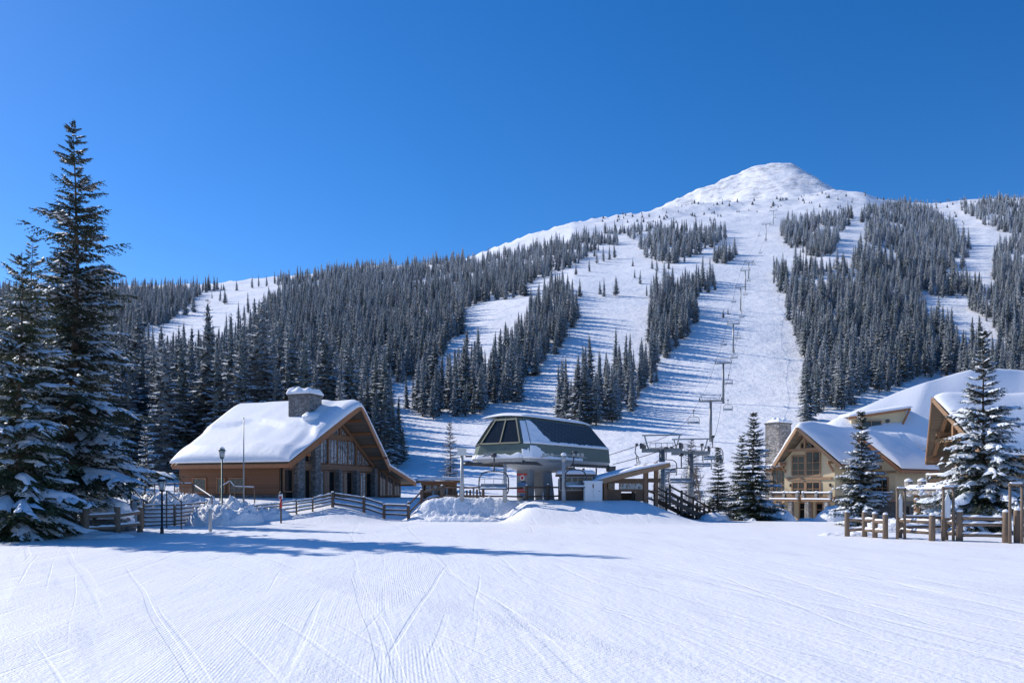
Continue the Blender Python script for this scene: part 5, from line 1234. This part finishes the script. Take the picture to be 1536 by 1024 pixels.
for x in (2, 6, 10): win(C, (x, .58, 3.6), (1, 0, 0), Vz, rect(0, 1.8, 0, 1.5), (.9,), (), .14, .12, 'glass_dark', 'beam')
# lower terrace with thick snow, left of the balcony
T = thing('stone_terrace', 'rounded stone terrace wall with thick snow edge under the timber gable balcony', 'terrace', (36.9, 66.5, -1.3), R(14))
mb = MB(); mb.box((.6, 2.5, 3.35), (2.6, 5.2, .55)); mb.build('deck', 'lightstone', T, bevel=.08)
for yy in (.3, 4.7):
    mb = MB(); mb.tube([(.2, yy, -.4), (.2, yy, 3.1)], .22, 10); mb.build('post', 'timber', T, True)
for yy in (3.2, 4.8):
    mb = MB(); mb.box((-.55, yy, 3.9), (.5, .5, .8)); mb.build('pillar', 'lightstone', T, bevel=.04); mb = MB(); mb.blob((-.55, yy, 4.3), (.36, .36, .26), 2, .08, yy, flat=-.02); mb.build('snow_cap', 'roof_snow', T, True)
sn = MB(); sn.slab(lambda a, b: Vector((lerp(-.85, 1.2, b), lerp(-.2, 5.2, a), 3.6)), lambda a, b: .4, 30, 16); sn.build('snow', 'roof_snow', T, True)
# main hotel roof behind ----------------------------------------
HT = thing('main_hotel', 'big hotel under one vast smooth snow roof with a shed dormer', 'hotel', (0, 0, 0))
top = [(1232, 636, 101), (1262, 622, 101.5), (1300, 607, 102), (1350, 585, 104), (1390, 570, 105), (1420, 560, 107), (1455, 552, 108.5), (1490, 549.5, 110), (1530, 552, 112), (1580, 556, 113), (1680, 566, 115), (1760, 580, 117)]
bot = [(1236, 640, 98), (1262, 642, 97), (1290, 650, 96), (1330, 655, 95), (1360, 660, 94), (1400, 672, 93), (1430, 684, 92), (1470, 690, 91), (1520, 694, 90.5), (1580, 696, 90), (1680, 698, 90), (1760, 700, 90)]
TP = [P(*q) for q in top]; BP = [P(*q) for q in bot]
def along(A_, t): k = t*(len(A_)-1); i = min(len(A_)-2, int(k)); return A_[i].lerp(A_[i+1], k-i)
def hroof(a, b): p_ = along(BP, a).lerp(along(TP, a), b); p_.z += .9*math.sin(math.pi*b)**1.0*(.3+a)*.6-.55+.25*nz(a*6, b*2, 4); return p_
sn = MB(); sn.slab(hroof, lambda a, b: .65, 90, 40, up=Vector((0, -.35, .94)))
rf = MB(); rf.grid(lambda a, b: hroof(lerp(.004, .996, a), lerp(.01, .99, b))-Vector((0, -.05, .15)), 40, 12); r_ = rf.build('roof', 'soffit', HT, True); sn.build('roof_snow', 'roof_snow', r_, True)
mb = MB()
for i in range(len(BP)-1):
    a_, b_ = BP[i]+Vector((0, .6, -.9)), BP[i+1]+Vector((0, .6, -.9)); mb.add([a_, b_, Vector((b_.x, b_.y, -2)), Vector((a_.x, a_.y, -2))], [(3,2,1,0)])
mb.build('wall', 'tan', HT)
mb = MB(); bk = [q+Vector((0, .3, -.5)) for q in TP]
for a_, b_ in zip(bk, bk[1:]): mb.add([a_, b_, Vector((b_.x, b_.y, -1)), Vector((a_.x, a_.y, -1))], [(0,1,2,3)])
mb.build('rear_wall', 'tan', HT)
# shed dormer
o = P(1318, 644, 97.2); D_ = MB(); e0 = P(1277, 643, 97.5); e1 = P(1352, 643, 96.5); t0 = P(1277, 628, 97.5); t1 = P(1360, 614, 96.5)
D_.prism([e0-Vector((0,0,1.6)), e1-Vector((0,0,1.6)), t1, t0], (0.4, 5, 0)); dm = D_.build('dormer', 'cream', HT)
mb = MB(); mb.beam(t0+Vector((-.5, -.35, .1)), t1+Vector((.3, -.35, .1)), .2, .36, ZA); mb.beam(t1+Vector((.25, -.3, 0)), e1+Vector((-.2, -.2, 0)), .16, .2, Vector((0,1,0))); mb.build('fascia', 'fascia', dm)
win(dm, P(1290, 641, 97.0)+Vector((0, -.35, 0)), (1, 0, 0), Vz, rect(0, 2.4, 0, .8), (1.2,), (), .12, .1, 'glass_dark', 'timber')
mb = MB(); mb.tube([P(1332, 631, 96.6)+Vector((0, -.05, 0)), P(1332, 631, 96.6)+Vector((0, .2, 0))], .22, 12); mb.build('vent', 'dark_metal', dm)
sn = MB(); q = [t0+Vector((-.6, -.5, .2)), t1+Vector((.5, -.5, .2)), t1+Vector((.9, 3.6, .5)), t0+Vector((-.2, 3.6, .5))]
sn.slab(lambda a, b: q[0].lerp(q[1], a).lerp(q[3].lerp(q[2], a), b), lambda a, b: .34, 30, 16); sn.build('roof_snow', 'roof_snow', dm, True)
# ------------------------------------------------------------ light, sky, camera
EL = 35.0; AZ = math.atan2(-.87, .49)   # azimuth from +Y toward +X
w = bpy.data.worlds.new('World'); SC.world = w; w.use_nodes = True; nt = w.node_tree
bg = nt.nodes['Background']; sky = nt.nodes.new('ShaderNodeTexSky'); sky.sky_type = 'NISHITA'; sky.sun_disc = False
sky.sun_elevation = R(EL); sky.sun_rotation = AZ; sky.altitude = 1800; sky.air_density = 1.0; sky.dust_density = .6; sky.ozone_density = 3.0
hs = nt.nodes.new('ShaderNodeHueSaturation'); hs.inputs['Saturation'].default_value = 1.34; hs.inputs['Value'].default_value = 1.0
L(nt, sky.outputs[0], hs.inputs['Color']); mx = nt.nodes.new('ShaderNodeMix'); mx.data_type = 'RGBA'; mx.blend_type = 'MULTIPLY'; mx.inputs[0].default_value = 1
mx.inputs[7].default_value = (.97, .93, 1.05, 1); L(nt, hs.outputs[0], mx.inputs[6]); L(nt, mx.outputs[2], bg.inputs[0]); bg.inputs[1].default_value = .155
sd = bpy.data.lights.new('sun', 'SUN'); sd.energy = 4.8; sd.angle = R(.5); sd.color = (1.0, .95, .875)
so = bpy.data.objects.new('sun', sd); COL.objects.link(so)
dv = Vector((math.sin(AZ)*math.cos(R(EL)), math.cos(AZ)*math.cos(R(EL)), math.sin(R(EL))))
so.rotation_euler = dv.to_track_quat('Z', 'Y').to_euler(); so.location = dv*200
cd = bpy.data.cameras.new('camera'); cam = bpy.data.objects.new('camera', cd); COL.objects.link(cam)
cam.location = (0, 0, HC); cam.rotation_euler = (R(90), 0, 0); cd.sensor_width = 36; cd.lens = 36*F/1536; cd.shift_y = (HY-512)/1536
cd.clip_start = .1; cd.clip_end = 20000; SC.camera = cam
SC.view_settings.view_transform = 'Standard'; SC.view_settings.look = 'None'; SC.view_settings.exposure = 0; SC.view_settings.gamma = 1
SC.render.engine = 'CYCLES'; SC.cycles.max_bounces = 6; SC.cycles.diffuse_bounces = 3; SC.cycles.transparent_max_bounces = 4
